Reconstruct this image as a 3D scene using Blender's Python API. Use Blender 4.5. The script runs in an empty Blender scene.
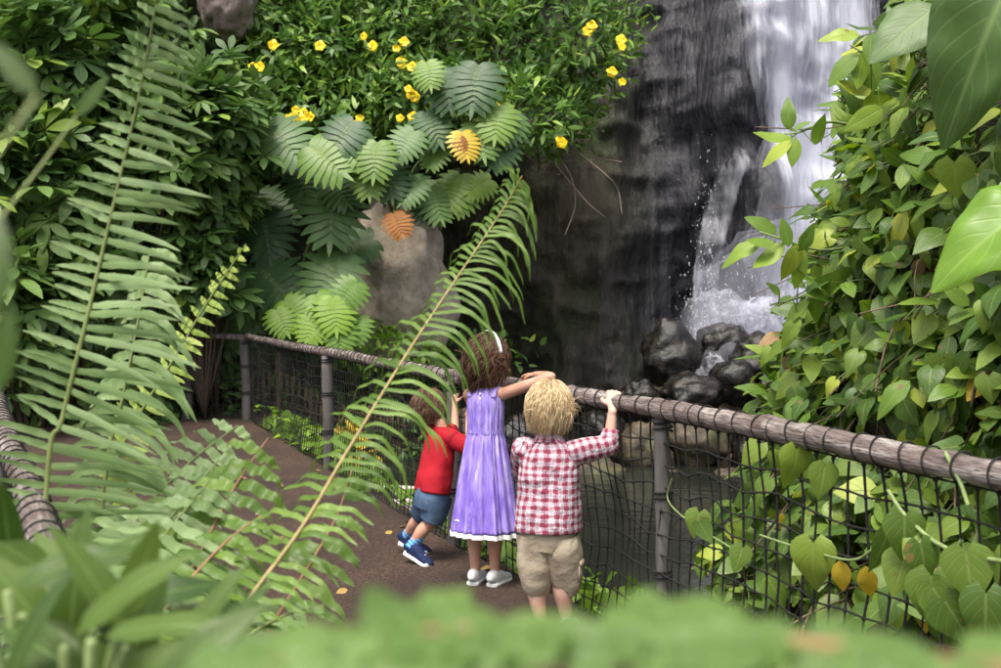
import bpy, math, random
import numpy as np
from mathutils import Vector, Matrix
rng = np.random.default_rng(11)
random.seed(5)
R = math.radians
SC = bpy.context.scene
COL = SC.collection
A = lambda *v: np.array(v, dtype=float)

# ------------------------------------------------------------------ camera
CAMZ, FP, HOR = 1.42, 1112.0, 302.0
PITCH = math.atan((334.0 - HOR) / FP)

def at(px, py, Y):
    """world point seen at photo pixel (px,py) at distance Y ahead"""
    r, u = (px - 500.5) / FP, (334.0 - py) / FP
    dy = math.cos(PITCH) + u * math.sin(PITCH)
    dz = -math.sin(PITCH) + u * math.cos(PITCH)
    k = Y / dy
    return A(r * k, Y, CAMZ + dz * k)

def proj(p):
    p = np.asarray(p, float)
    y, z = p[..., 1], p[..., 2] - CAMZ
    d = y * math.cos(PITCH) - z * math.sin(PITCH)
    u = y * math.sin(PITCH) + z * math.cos(PITCH)
    d = np.maximum(d, 1e-3)
    return 500.5 + FP * p[..., 0] / d, 334.0 - FP * u / d

# ------------------------------------------------------------------ noise
def _h(i, j, k):
    n = (i * 374761393 + j * 668265263 + k * 2147483629 + 1013904223) & 0xFFFFFFFF
    n = ((n ^ (n >> 13)) * 1274126177) & 0xFFFFFFFF
    n = ((n ^ (n >> 16)) * 1181783497) & 0xFFFFFFFF
    return ((n ^ (n >> 15)) & 0xFFFF) / 32767.5 - 1.0

def vn(p):
    p = np.asarray(p, float)
    f = np.floor(p); t = p - f; t = t * t * (3 - 2 * t)
    i = f.astype(np.int64) & 0xFFFF; x, y, z = i[..., 0], i[..., 1], i[..., 2]
    a, b, c = t[..., 0], t[..., 1], t[..., 2]
    r = 0
    for dx in (0, 1):
        for dy in (0, 1):
            for dz in (0, 1):
                w = (a if dx else 1 - a) * (b if dy else 1 - b) * (c if dz else 1 - c)
                r = r + w * _h(x + dx, y + dy, z + dz)
    return r

def fbm(p, o=4):
    p = np.asarray(p, float); r = 0; a = .5
    for _ in range(o):
        r = r + a * vn(p); p = p * 2.03 + 17.1; a *= .5
    return r

def sst(a, b, x):
    t = np.clip((np.asarray(x, float) - a) / (b - a), 0, 1)
    return t * t * (3 - 2 * t)

def nrmz(v):
    v = np.asarray(v, float)
    return v / np.maximum(np.linalg.norm(v, axis=-1, keepdims=True), 1e-9)

# ------------------------------------------------------------------ mesh builder
class MB:
    def __init__(s):
        s.V, s.F, s.U, s.Rn, s.n = [], [], [], [], 0
    def add(s, v, f, uv=None, rnd=0.5):
        v = np.asarray(v, float).reshape(-1, 3)
        s.V.append(v)
        s.U.append(np.zeros((len(v), 2)) if uv is None else np.asarray(uv, float).reshape(-1, 2))
        s.Rn.append(np.full(len(v), rnd) if np.ndim(rnd) == 0 else np.asarray(rnd, float))
        for ff in (f if isinstance(f, list) else [f]):
            if len(ff): s.F.append(np.asarray(ff, int) + s.n)
        s.n += len(v)
    def build(s, name, mat, parent=None, org=None, smooth=True):
        me = bpy.data.meshes.new(name)
        V = np.concatenate(s.V) if s.V else np.zeros((0, 3))
        U = np.concatenate(s.U); Rn = np.concatenate(s.Rn)
        if org is not None: V = V - np.asarray(org)
        loops = np.concatenate([f.ravel() for f in s.F])
        tot = np.concatenate([np.full(len(f), f.shape[1]) for f in s.F])
        st = np.concatenate([[0], np.cumsum(tot)[:-1]])
        me.vertices.add(len(V)); me.vertices.foreach_set('co', V.ravel().astype(np.float32))
        me.loops.add(len(loops)); me.loops.foreach_set('vertex_index', loops.astype(np.int32))
        me.polygons.add(len(tot)); me.polygons.foreach_set('loop_start', st.astype(np.int32))
        me.polygons.foreach_set('loop_total', tot.astype(np.int32))
        me.update(calc_edges=True)
        ul = me.uv_layers.new(name='UVMap')
        ul.data.foreach_set('uv', U[loops].ravel().astype(np.float32))
        at_ = me.attributes.new('rnd', 'FLOAT', 'POINT')
        at_.data.foreach_set('value', Rn.astype(np.float32))
        if smooth: me.polygons.foreach_set('use_smooth', np.ones(len(tot), bool))
        me.validate()
        if mat: me.materials.append(mat)
        o = bpy.data.objects.new(name, me); COL.objects.link(o)
        if parent is not None: o.parent = parent
        if org is not None and parent is None: o.location = org
        return o

def tag(o, label=None, cat=None, group=None, kind=None):
    if label: o['label'] = label
    if cat: o['category'] = cat
    if group: o['group'] = group
    if kind: o['kind'] = kind
    return o

def thing(name, loc, label, cat, group=None, rz=0):
    o = bpy.data.objects.new(name, None); COL.objects.link(o)
    o.empty_display_size = .1
    o.location = loc; o.rotation_euler = (0, 0, rz)
    return tag(o, label, cat, group)

def gridf(nr, nc, wrap=False):
    i = np.arange(nr - 1)[:, None]; j = np.arange(nc if wrap else nc - 1)[None, :]
    j2 = (j + 1) % nc
    return np.stack([i * nc + j, i * nc + j2, (i + 1) * nc + j2, (i + 1) * nc + j], -1).reshape(-1, 4)

def catmull(P, n):
    P = np.asarray(P, float)
    if len(P) == 2:
        t = np.linspace(0, 1, n)[:, None]; return P[0] * (1 - t) + P[1] * t
    Q = np.vstack([2 * P[0] - P[1], P, 2 * P[-1] - P[-2]])
    m = len(P) - 1; t = np.linspace(0, m, n); i = np.minimum(t.astype(int), m - 1); u = (t - i)[:, None]
    a, b, c, d = Q[i], Q[i + 1], Q[i + 2], Q[i + 3]
    return .5 * (2 * b + (c - a) * u + (2 * a - 5 * b + 4 * c - d) * u ** 2 + (3 * b - a - 3 * c + d) * u ** 3)

def frames(P, ref=None):
    P = np.asarray(P, float)
    T = nrmz(np.gradient(P, axis=0))
    n = len(P); N = np.zeros_like(P)
    r = A(1, 0, 0) if ref is None else np.asarray(ref, float)
    v = r - T[0] * np.dot(r, T[0])
    if np.linalg.norm(v) < 1e-3:
        r = A(0, 1, 0); v = r - T[0] * np.dot(r, T[0])
    v /= np.linalg.norm(v); N[0] = v
    for k in range(1, n):
        v = v - T[k] * np.dot(v, T[k]); v /= max(np.linalg.norm(v), 1e-9); N[k] = v
    return T, N, np.cross(T, N)

def tube(mb, P, r, seg=6, cap=True, rnd=.5, ref=None, seam=False, bump=0, sup=1.0):
    """swept tube; r scalar, (n,) or (n,2)"""
    P = np.asarray(P, float); n = len(P)
    r = np.broadcast_to(np.asarray(r, float), (n,)) if np.ndim(r) < 2 else np.asarray(r, float)
    rx, ry = (r, r) if r.ndim == 1 else (r[:, 0], r[:, 1])
    T, N, B = frames(P, ref)
    nc = seg + 1 if seam else seg
    a = np.linspace(0, 2 * np.pi, nc, endpoint=seam)
    ca, sa = np.cos(a), np.sin(a)
    if sup != 1.0:
        ca = np.sign(ca) * np.abs(ca) ** sup; sa = np.sign(sa) * np.abs(sa) ** sup
    V = P[:, None] + (rx[:, None] * ca)[..., None] * N[:, None] + (ry[:, None] * sa)[..., None] * B[:, None]
    if bump:
        d = nrmz(V - P[:, None])
        V = V + d * (bump * fbm(V * 22 + 3.3, 3))[..., None]
    L = np.concatenate([[0], np.cumsum(np.linalg.norm(np.diff(P, axis=0), axis=1))])
    rm = np.mean((rx + ry) / 2)
    uv = np.stack(np.broadcast_arrays((a * rm)[None, :], L[:, None]), -1)
    F = [gridf(n, nc, wrap=not seam)]
    V = V.reshape(-1, 3); uv = uv.reshape(-1, 2)
    if cap:
        V = np.vstack([V, P[0], P[-1]]); uv = np.vstack([uv, [0, 0], [0, L[-1]]])
        j = np.arange(nc if not seam else nc - 1); j2 = (j + 1) % nc
        c0 = n * nc
        F.append(np.stack([np.full_like(j, c0), j2, j], -1))
        F.append(np.stack([np.full_like(j, c0 + 1), (n - 1) * nc + j, (n - 1) * nc + j2], -1))
    mb.add(V, F, uv, rnd)

def limb(mb, pts, rads, seg=14, n=18, ref=None):
    """rounded-ended tapered limb for the remeshed body"""
    P = catmull(pts, n)
    rr = np.asarray(rads, float)
    rr = catmull(np.stack([rr, rr * 0, rr * 0], -1) if rr.ndim == 1 else np.hstack([rr, rr[:, :1] * 0]), n)
    rr = rr[:, :1].repeat(2, 1) if np.ndim(rads[0]) == 0 else rr[:, :2]
    t0, t1 = nrmz(P[0] - P[1]), nrmz(P[-1] - P[-2])
    pre, post = [], []
    for k, s in ((.95, .3), (.8, .6), (.5, .86)):
        pre.append((P[0] + t0 * rr[0].min() * k, rr[0] * s))
        post.insert(0, (P[-1] + t1 * rr[-1].min() * k, rr[-1] * s))
    PP = np.vstack([[p for p, _ in pre], P, [p for p, _ in post]])
    RR = np.vstack([[r for _, r in pre], rr, [r for _, r in post]])
    tube(mb, PP, RR, seg, True, ref=ref)

def ellip(mb, c, r, rot=None, nu=16, nv=10, rnd=.5, disp=None):
    th = np.linspace(0, np.pi, nv + 1)[1:-1]; ph = np.linspace(0, 2 * np.pi, nu, endpoint=False)
    D = np.stack(np.broadcast_arrays(np.sin(th)[:, None] * np.cos(ph), np.sin(th)[:, None] * np.sin(ph), np.cos(th)[:, None] + 0 * ph), -1).reshape(-1, 3)
    D = np.vstack([D, [0, 0, 1], [0, 0, -1]])
    V = D * np.asarray(r, float)
    if disp is not None: V = V * (1 + disp(D))[:, None]
    if rot is not None: V = V @ np.asarray(rot).T
    n = len(th); j = np.arange(nu); j2 = (j + 1) % nu; t = n * nu
    F = [gridf(n, nu, True)[:, ::-1], np.stack([np.full_like(j, t), j, j2], -1), np.stack([np.full_like(j, t + 1), (n - 1) * nu + j2, (n - 1) * nu + j], -1)]
    uv = np.stack([np.arctan2(D[:, 1], D[:, 0]) / 6.28 + .5, D[:, 2] * .5 + .5], -1)
    mb.add(V + np.asarray(c), F, uv, rnd)

def boxm(mb, c, h, rot=None, bev=.12):
    """box with chamfered vertical cross-section, half sizes h"""
    h = np.asarray(h, float); b = bev * h.min()
    zs = [(-h[2], b), (-h[2] + b, 0), (h[2] - b, 0), (h[2], b)]
    V = []
    for z, i in zs:
        x, y = h[0] - i, h[1] - i
        V += [(x - b, -y, z), (x, -y + b, z), (x, y - b, z), (x - b, y, z), (-x + b, y, z), (-x, y - b, z), (-x, -y + b, z), (-x + b, -y, z)]
    V = np.array(V)
    if rot is not None: V = V @ np.asarray(rot).T
    F = [gridf(4, 8, True), np.array([[7, 6, 5, 4], [7, 4, 3, 0], [3, 2, 1, 0]]), np.array([[24, 25, 26, 27], [24, 27, 28, 31], [28, 29, 30, 31]])]
    mb.add(V + np.asarray(c), F)

def rotz(a): return A((math.cos(a), -math.sin(a), 0), (math.sin(a), math.cos(a), 0), (0, 0, 1))
def rotx(a): return A((1, 0, 0), (0, math.cos(a), -math.sin(a)), (0, math.sin(a), math.cos(a)))
def roty(a): return A((math.cos(a), 0, math.sin(a)), (0, 1, 0), (-math.sin(a), 0, math.cos(a)))

# ------------------------------------------------------------------ materials
class NT:
    def __init__(s, name):
        s.m = bpy.data.materials.new(name); s.m.use_nodes = True
        s.t = s.m.node_tree; s.t.nodes.clear()
        s.out = s.t.nodes.new('ShaderNodeOutputMaterial')
    def n(s, typ, ins=None, **kw):
        nd = s.t.nodes.new(typ)
        for k, v in kw.items(): setattr(nd, k, v)
        for k, v in (ins or {}).items():
            if isinstance(v, bpy.types.NodeSocket): s.t.links.new(v, nd.inputs[k])
            else: nd.inputs[k].default_value = v
        return nd
    def math(s, op, a, b=0.0, c=None, clamp=False):
        i = {0: a, 1: b}
        if c is not None: i[2] = c
        return s.n('ShaderNodeMath', i, operation=op, use_clamp=clamp).outputs[0]
    def mix(s, f, a, b):
        nd = s.t.nodes.new('ShaderNodeMix'); nd.data_type = 'RGBA'
        for k, v in ((0, f), (6, a), (7, b)):
            if isinstance(v, bpy.types.NodeSocket): s.t.links.new(v, nd.inputs[k])
            else: nd.inputs[k].default_value = (*v, 1) if k > 0 and len(v) == 3 else v
        return nd.outputs[2]
    def ramp(s, f, stops):
        nd = s.n('ShaderNodeValToRGB', {0: f}); e = nd.color_ramp.elements
        while len(e) < len(stops): e.new(.5)
        for q, (p, c) in zip(e, stops): q.position = p; q.color = (*c, 1) if len(c) == 3 else c
        return nd.outputs[0]
    def noise(s, scale, co='Object', detail=4, stretch=(1, 1, 1), rough=.55, off=(0, 0, 0)):
        c = s.n('ShaderNodeTexCoord').outputs[co]
        mp = s.n('ShaderNodeMapping', {'Vector': c, 'Scale': stretch, 'Location': off})
        return s.n('ShaderNodeTexNoise', {'Vector': mp.outputs[0], 'Scale': scale, 'Detail': detail, 'Roughness': rough}).outputs[0]
    def bump(s, h, strength, dist=.01):
        return s.n('ShaderNodeBump', {'Height': h, 'Strength': strength, 'Distance': dist}).outputs[0]
    def pbsdf(s, col, rough=.6, spec=.5, nor=None, **k):
        i = {'Base Color': (*col, 1) if isinstance(col, tuple) and len(col) == 3 else col, 'Roughness': rough, 'Specular IOR Level': spec}
        if nor is not None: i['Normal'] = nor
        i.update(k)
        return s.n('ShaderNodeBsdfPrincipled', i).outputs[0]
    def done(s, sh):
        s.t.links.new(sh, s.out.inputs[0]); return s.m

def leafmat(name, stops, vein=(.3, .4, .15), rough=.38, trans=.28, veins=9.0, spots=0.0, vstr=.55):
    t = NT(name)
    warm = lambda q: (q[0] * 1.04, q[1], q[2] * .86)
    stops = [(a, warm(q)) for a, q in stops]; vein = warm(vein)
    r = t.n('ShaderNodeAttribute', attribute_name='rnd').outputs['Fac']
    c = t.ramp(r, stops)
    uv = t.n('ShaderNodeSeparateXYZ', {0: t.n('ShaderNodeTexCoord').outputs['UV']})
    u, v = uv.outputs[0], uv.outputs[1]
    d = t.math('ABSOLUTE', t.math('SUBTRACT', u, .5))
    mid = t.math('SUBTRACT', 1.0, t.math('MULTIPLY', d, 22.0), clamp=True)
    lat = t.math('FRACT', t.math('MULTIPLY', t.math('SUBTRACT', v, t.math('MULTIPLY', d, .8)), veins))
    lat = t.math('SUBTRACT', 1.0, t.math('MULTIPLY', t.math('ABSOLUTE', t.math('SUBTRACT', lat, .5)), 9.0), clamp=True)
    vv = t.math('MAXIMUM', mid, t.math('MULTIPLY', lat, .4))
    nz = t.noise(9.0, 'Object', 3)
    c = t.mix(t.math('MULTIPLY', vv, vstr), c, vein)
    c = t.n('ShaderNodeHueSaturation', {'Color': c, 'Value': t.math('ADD', .72, t.math('MULTIPLY', nz, .56))}).outputs[0]
    if spots:
        n2 = t.noise(14.0, 'Object', 2, off=(5, 2, 1))
        c = t.mix(t.math('MULTIPLY', t.math('GREATER_THAN', n2, 1 - spots), .85), c, (.22, .15, .05))
    b = t.bump(t.math('SUBTRACT', t.math('MULTIPLY', nz, .5), vv), .35, .004)
    sh = t.pbsdf(c, t.math('ADD', rough - .08, t.math('MULTIPLY', nz, .2)), .45, b)
    tc = t.n('ShaderNodeHueSaturation', {'Color': c, 'Saturation': 1.1, 'Value': 1.35}).outputs[0]
    tr = t.n('ShaderNodeBsdfTranslucent', {'Color': tc, 'Normal': b}).outputs[0]
    return t.done(t.n('ShaderNodeMixShader', {0: trans, 1: sh, 2: tr}).outputs[0])

def plain(name, col, rough=.6, var=.25, scale=20., spec=.4, bump=.2, stretch=(1, 1, 1), dist=.004, col2=None):
    t = NT(name)
    nz = t.noise(scale, 'Object', 5, stretch)
    a = tuple(min(1, x * (1 + var)) for x in col) if col2 is None else col2
    b = tuple(x * (1 - var) for x in col)
    c = t.ramp(nz, [(.3, b), (.7, a)])
    return t.done(t.pbsdf(c, rough, spec, t.bump(nz, bump, dist)))

M = {}
M['palm_leaf'] = leafmat('umbrella_leaf', [(0, (.035, .085, .026)), (.5, (.078, .16, .045)), (.85, (.15, .26, .06)), (1, (.25, .38, .06))], (.18, .27, .1), .46, .24)
M['hedge_leaf'] = leafmat('hedge_leaf', [(0, (.03, .085, .02)), (.5, (.085, .19, .04)), (.85, (.18, .32, .06)), (1, (.3, .45, .08))], (.14, .26, .07), .36, .24)
M['monstera'] = leafmat('split_leaf', [(0, (.03, .085, .028)), (.5, (.06, .14, .042)), (1, (.11, .21, .06))], (.24, .34, .13), .46, .18, 1.0)
M['monstera_pale'] = leafmat('pale_split_leaf', [(0, (.1, .2, .04)), (1, (.19, .32, .055))], (.3, .42, .12), .42, .25, 1.0)
M['monstera_yellow'] = leafmat('yellow_leaf', [(0, (.55, .38, .04)), (1, (.6, .45, .06))], (.5, .3, .06), .45, .25, 1.0)
M['monstera_rust'] = leafmat('rust_leaf', [(0, (.28, .1, .02)), (1, (.36, .15, .03))], (.22, .09, .03), .6, .2, 1.0)
M['lime'] = leafmat('lime_leaf', [(0, (.1, .22, .025)), (1, (.22, .38, .04))], (.28, .42, .09), .42, .3, 3.0)
M['vine'] = leafmat('vine_leaf', [(0, (.055, .12, .022)), (.5, (.12, .205, .036)), (.9, (.22, .32, .05)), (1, (.36, .44, .06))], (.26, .36, .13), .4, .28, 5.0, .3)
M['bush'] = leafmat('oval_leaf', [(0, (.06, .135, .022)), (.5, (.135, .24, .035)), (.9, (.25, .38, .05)), (1, (.42, .46, .06))], (.28, .4, .1), .38, .3, 9.0, .29)
M['bigleaf'] = leafmat('broad_leaf', [(0, (.06, .12, .045)), (1, (.11, .2, .05))], (.25, .36, .14), .42, .22, 7.0)
M['litleaf'] = leafmat('bright_broad_leaf', [(0, (.12, .25, .025)), (1, (.2, .37, .04))], (.32, .48, .12), .36, .3, 7.0)
M['dead'] = leafmat('dead_leaf', [(0, (.16, .1, .06)), (.6, (.3, .2, .11)), (1, (.45, .3, .06))], (.2, .14, .08), .7, .15)
M['yellowed'] = leafmat('yellowed_leaf', [(0, (.45, .3, .03)), (1, (.55, .48, .05))], (.5, .45, .1), .45, .25, 6.0, .35)
M['fern'] = leafmat('fern_leaflet', [(0, (.12, .205, .075)), (.5, (.2, .31, .13)), (1, (.31, .44, .24))], (.26, .4, .16), .42, .3, 14.0, 0, .4)
M['fern_dark'] = leafmat('deep_fern_leaflet', [(0, (.06, .125, .016)), (.5, (.1, .19, .026)), (1, (.2, .32, .07))], (.2, .34, .1), .35, .3, 14.0, 0, .4)
M['fern_lime'] = leafmat('young_fern_leaflet', [(0, (.26, .4, .07)), (1, (.48, .6, .18))], (.4, .5, .2), .42, .35, 14.0, 0, .3)
M['near'] = leafmat('near_leaf', [(0, (.034, .08, .012)), (1, (.1, .17, .03))], (.25, .42, .13), .38, .3, 9.0)
M['near_bright'] = leafmat('near_bright_leaf', [(0, (.1, .19, .045)), (1, (.17, .28, .075))], (.24, .38, .16), .42, .35, 9.0)
M['rachis'] = plain('fern_midrib', (.33, .25, .1), .5, .2, 40)
M['rachis_green'] = plain('green_midrib', (.2, .24, .08), .5, .2, 40)
M['rachis_red'] = plain('red_brown_midrib', (.3, .16, .08), .5, .2, 40)
M['stem'] = plain('green_stem', (.12, .16, .05), .55, .3, 30)
M['stem_pale'] = plain('pale_green_stem', (.24, .32, .12), .5, .3, 30)
M['twig'] = plain('brown_twig', (.09, .065, .045), .8, .4, 30)
M['root'] = plain('pale_root', (.28, .22, .17), .8, .3, 30)
M['petal'] = plain('yellow_petal', (.85, .62, .01), .5, .12, 30)
M['rope'] = plain('black_rope', (.02, .019, .018), .85, .4, 160, .3, .6)
M['post'] = plain('weathered_post', (.11, .1, .095), .75, .4, 24, .3, .7, (1, 1, .12))
M['slat'] = plain('bamboo_slat', (.24, .17, .09), .7, .3, 20, .3, .4, (1, 1, .1))
def skinmat(name, a, b):
    t = NT(name); n1 = t.noise(9, 'Object', 4); n2 = t.noise(120, 'Object', 2)
    c = t.ramp(n1, [(.35, a), (.7, b)])
    return t.done(t.pbsdf(c, .52, .35, t.bump(n2, .12, .002), **{'Subsurface Weight': .18, 'Subsurface Radius': (.01, .004, .002), 'Subsurface Scale': 1.0}))
M['skin'] = skinmat('skin', (.5, .25, .17), (.64, .38, .28))
M['skin_fair'] = skinmat('fair_skin', (.6, .33, .25), (.72, .47, .38))
M['lip'] = plain('lip', (.5, .2, .18), .45, .08, 30)
M['eye'] = plain('eye', (.06, .045, .04), .15, .1, 30)
def hairmat(name, a, b, c):
    t = NT(name); f = t.n('ShaderNodeAttribute', attribute_name='rnd').outputs['Fac']
    nz = t.noise(40, 'Object', 3, (1, 1, .3)); col = t.ramp(t.math('ADD', t.math('MULTIPLY', f, .6), t.math('MULTIPLY', nz, .4)), [(.2, a), (.5, b), (.85, c)])
    return t.done(t.pbsdf(col, .5, .25))
M['hair_brown'] = hairmat('brown_hair', (.035, .017, .011), (.085, .042, .025), (.17, .09, .05))
M['hair_toddler'] = hairmat('light_brown_hair', (.08, .045, .028), (.16, .095, .06), (.27, .17, .11))
M['hair_blond'] = hairmat('blond_hair', (.42, .28, .13), (.64, .48, .27), (.8, .66, .45))
M['white'] = plain('white_cloth', (.8, .8, .8), .7, .06, 40)
M['rubber'] = plain('white_rubber', (.78, .78, .76), .55, .06, 40)
M['red'] = plain('red_jersey', (.42, .012, .024), .75, .14, 10, .25, .5, (1, 1, 1), .01)
M['navy'] = plain('navy_canvas', (.016, .026, .085), .8, .3, 60, .25, .5)
M['tan_lining'] = plain('dark_opening', (.015, .015, .014), .6, .3, 20)
M['sign_blue'] = plain('blue_paint', (.08, .14, .38), .5, .2, 5)
M['basin'] = plain('pale_stone', (.5, .45, .38), .7, .2, 14)
M['net'] = M['rope']

def mk_special():
    # gravel path
    t = NT('brown_gravel')
    n1 = t.noise(110, 'Object', 3, rough=.7); n2 = t.noise(1.3, 'Object', 4); n3 = t.noise(55, 'Object', 2)
    c = t.ramp(t.math('ADD', t.math('MULTIPLY', n1, .5), t.math('MULTIPLY', n3, .5)), [(.3, (.018, .0105, .0075)), (.5, (.06, .035, .025)), (.72, (.19, .13, .098))])
    c = t.mix(t.ramp(n2, [(.35, (0, 0, 0)), (.65, (.85, .85, .85))]), c, (.032, .021, .017))
    M['gravel'] = t.done(t.pbsdf(c, .85, .3, t.bump(t.math('ADD', n1, n3), .7, .008)))
    # soil
    t = NT('dark_soil')
    n1 = t.noise(18, 'Object', 6); n2 = t.noise(2.2, 'Object', 3)
    c = t.ramp(n1, [(.3, (.02, .014, .01)), (.7, (.085, .06, .04))])
    c = t.mix(t.ramp(n2, [(.5, (0, 0, 0)), (.7, (.5, .5, .5))]), c, (.05, .08, .02))
    M['soil'] = t.done(t.pbsdf(c, .85, .3, t.bump(n1, .8, .04)))
    # cliff: wet dark rock with moss, grey-violet where wet
    t = NT('wet_cliff_rock')
    n1 = t.noise(1.6, 'Object', 7, (1, 1, .55)); n2 = t.noise(5.5, 'Object', 7, (1, 1, .3), .65); n3 = t.noise(.55, 'Object', 3)
    st = t.noise(7, 'Object', 4, (1, 1, .12))
    c = t.ramp(n2, [(.25, (.009, .008, .006)), (.5, (.036, .031, .024)), (.75, (.12, .1, .075))])
    c = t.mix(t.ramp(n1, [(.42, (0, 0, 0)), (.62, (.75, .75, .75))]), c, (.045, .06, .018))
    c = t.mix(t.ramp(n3, [(.5, (0, 0, 0)), (.65, (.5, .5, .5))]), c, (.11, .085, .05))
    x = t.n('ShaderNodeSeparateXYZ', {0: t.n('ShaderNodeTexCoord').outputs['Object']}).outputs[0]
    wet = t.math('MULTIPLY', t.math('SUBTRACT', x, 1.4), .9, clamp=True)
    wc = t.ramp(t.math('ADD', t.math('MULTIPLY', st, .6), t.math('MULTIPLY', n2, .4)), [(.34, (.009, .009, .012)), (.52, (.026, .025, .032)), (.72, (.062, .06, .078))])
    c = t.mix(wet, c, wc)
    rg = t.math('SUBTRACT', .8, t.math('MULTIPLY', wet, .38))
    M['cliff'] = t.done(t.pbsdf(c, rg, .5, t.bump(t.math('ADD', n2, t.math('MULTIPLY', st, .7)), .9, .12)))
    # boulders
    def rock(name, lo, mid, hi, rough, moss=.0, sc=6):
        t = NT(name)
        n1 = t.noise(sc, 'Object', 8, rough=.65); n2 = t.noise(2.3, 'Object', 3)
        c = t.ramp(n1, [(.3, lo), (.5, mid), (.72, hi)])
        if moss: c = t.mix(t.ramp(n2, [(.5, (0, 0, 0)), (.62, (moss, moss, moss))]), c, (.06, .08, .02))
        M[name] = t.done(t.pbsdf(c, t.math('ADD', rough, t.math('MULTIPLY', n2, .25)), .5, t.bump(n1, .8, .05)))
    rock('wet_rock', (.003, .0026, .0024), (.01, .0085, .0075), (.05, .038, .03), .14)
    rock('brown_rock', (.018, .013, .008), (.06, .043, .026), (.15, .11, .065), .45, .5)
    rock('grey_rock', (.22, .175, .135), (.42, .35, .28), (.6, .53, .44), .7, .25, 5)
    rock('pink_rock', (.14, .1, .09), (.26, .2, .18), (.4, .33, .3), .8, .1, 5)
    # pool
    t = NT('pool_water')
    n1 = t.noise(3.5, 'Object', 3, (1, 1.6, 1)); n2 = t.noise(.7, 'Object', 3)
    c = t.ramp(n2, [(.35, (.008, .01, .008)), (.7, (.024, .028, .02))])
    M['pool'] = t.done(t.pbsdf(c, .12, .5, t.bump(n1, .25, .05)))
    # log rail
    t = NT('log_bark')
    n1 = t.noise(9, 'UV', 6, (3.5, .35, 1)); n2 = t.noise(5, 'Object', 5); n3 = t.noise(60, 'UV', 5, (2.5, .3, 1))
    c = t.ramp(n1, [(.32, (.09, .066, .058)), (.5, (.26, .21, .19)), (.7, (.52, .47, .44))])
    c = t.mix(t.ramp(n3, [(.45, (0, 0, 0)), (.65, (.8, .8, .8))]), c, (.07, .048, .04))
    c = t.mix(t.ramp(n2, [(.5, (0, 0, 0)), (.66, (.55, .55, .55))]), c, (.13, .08, .065))
    M['log'] = t.done(t.pbsdf(c, .5, .45, t.bump(t.math('ADD', n1, n3), .8, .012)))
    # plaid
    t = NT('plaid_cotton')
    uv = t.n('ShaderNodeSeparateXYZ', {0: t.n('ShaderNodeTexCoord').outputs['UV']})
    wz = t.math('MULTIPLY', t.math('SUBTRACT', t.noise(11, 'Object', 3), .5), .03)
    def band(s, lo, hi):
        s = t.math('ADD', s, wz)
        f = t.math('FRACT', t.math('MULTIPLY', s, 1 / .033))
        return t.math('MULTIPLY', t.math('GREATER_THAN', f, lo), t.math('LESS_THAN', f, hi))
    u, v = uv.outputs[0], uv.outputs[1]
    red = t.math('MULTIPLY', t.math('ADD', band(u, .0, .52), band(v, .0, .52)), .5)
    thin = t.math('MAXIMUM', band(u, .22, .31), band(v, .22, .31))
    thin2 = t.math('MAXIMUM', band(u, .72, .8), band(v, .72, .8))
    c = t.mix(red, (.64, .57, .61), (.31, .05, .085))
    c = t.mix(t.math('MULTIPLY', thin, .55), c, (.12, .03, .1))
    c = t.mix(t.math('MULTIPLY', thin2, .4), c, (.25, .18, .36))
    nz = t.noise(14, 'Object', 4)
    M['plaid'] = t.done(t.pbsdf(c, .85, .2, t.bump(nz, .9, .03)))
    # purple crinkle dress
    t = NT('purple_crinkle_cotton')
    n1 = t.noise(16, 'UV', 5, (3.2, .35, 1)); n2 = t.noise(3.2, 'Object', 4); n3 = t.noise(45, 'UV', 3, (2, .25, 1))
    f = t.math('ADD', t.math('MULTIPLY', n1, .75), t.math('MULTIPLY', n2, .4))
    c = t.ramp(f, [(.4, (.17, .1, .48)), (.53, (.27, .18, .64)), (.65, (.42, .33, .77)), (.79, (.74, .68, .9))])
    M['dress'] = t.done(t.pbsdf(c, .75, .25, t.bump(t.math('ADD', n1, n3), .7, .012)))
    # denim, khaki, striped socks
    t = NT('blue_denim')
    n1 = t.noise(9, 'Object', 5); n2 = t.noise(220, 'Object', 1)
    c = t.ramp(n1, [(.3, (.035, .065, .13)), (.6, (.1, .16, .26)), (.8, (.2, .28, .4))])
    M['denim'] = t.done(t.pbsdf(c, .85, .2, t.bump(t.math('ADD', n1, n2), .4, .01)))
    t = NT('khaki_cotton')
    n1 = t.noise(8, 'Object', 5); c = t.ramp(n1, [(.3, (.36, .29, .21)), (.7, (.54, .46, .35))])
    M['khaki'] = t.done(t.pbsdf(c, .85, .2, t.bump(n1, .8, .025)))
    t = NT('blue_sock_knit')
    v = t.n('ShaderNodeSeparateXYZ', {0: t.n('ShaderNodeTexCoord').outputs['UV']}).outputs[1]
    f = t.math('GREATER_THAN', t.math('FRACT', t.math('MULTIPLY', v, 55)), .55)
    c = t.mix(f, (.06, .25, .62), (.25, .5, .78))
    M['sock'] = t.done(t.pbsdf(c, .9, .2))
    # falling water: streaks broken by gaps
    def water(name, lo, hi, sx, sz, bright, off=0):
        t = NT(name)
        n1 = t.noise(1.0, 'Object', 5, (sx, 1, sz), .6, (off, 0, 0)); n2 = t.noise(1.0, 'Object', 4, (sx * 4, 1, sz * 3), .6, (off, 3, 0))
        n3 = t.noise(.8, 'Object', 3, (1, 1, .5), .5, (off, 1, 0))
        f = t.math('ADD', t.math('ADD', t.math('MULTIPLY', n1, .55), t.math('MULTIPLY', n2, .3)), t.math('MULTIPLY', n3, .25))
        ed = t.n('ShaderNodeSeparateXYZ', {0: t.n('ShaderNodeTexCoord').outputs['UV']}).outputs[0]
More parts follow.
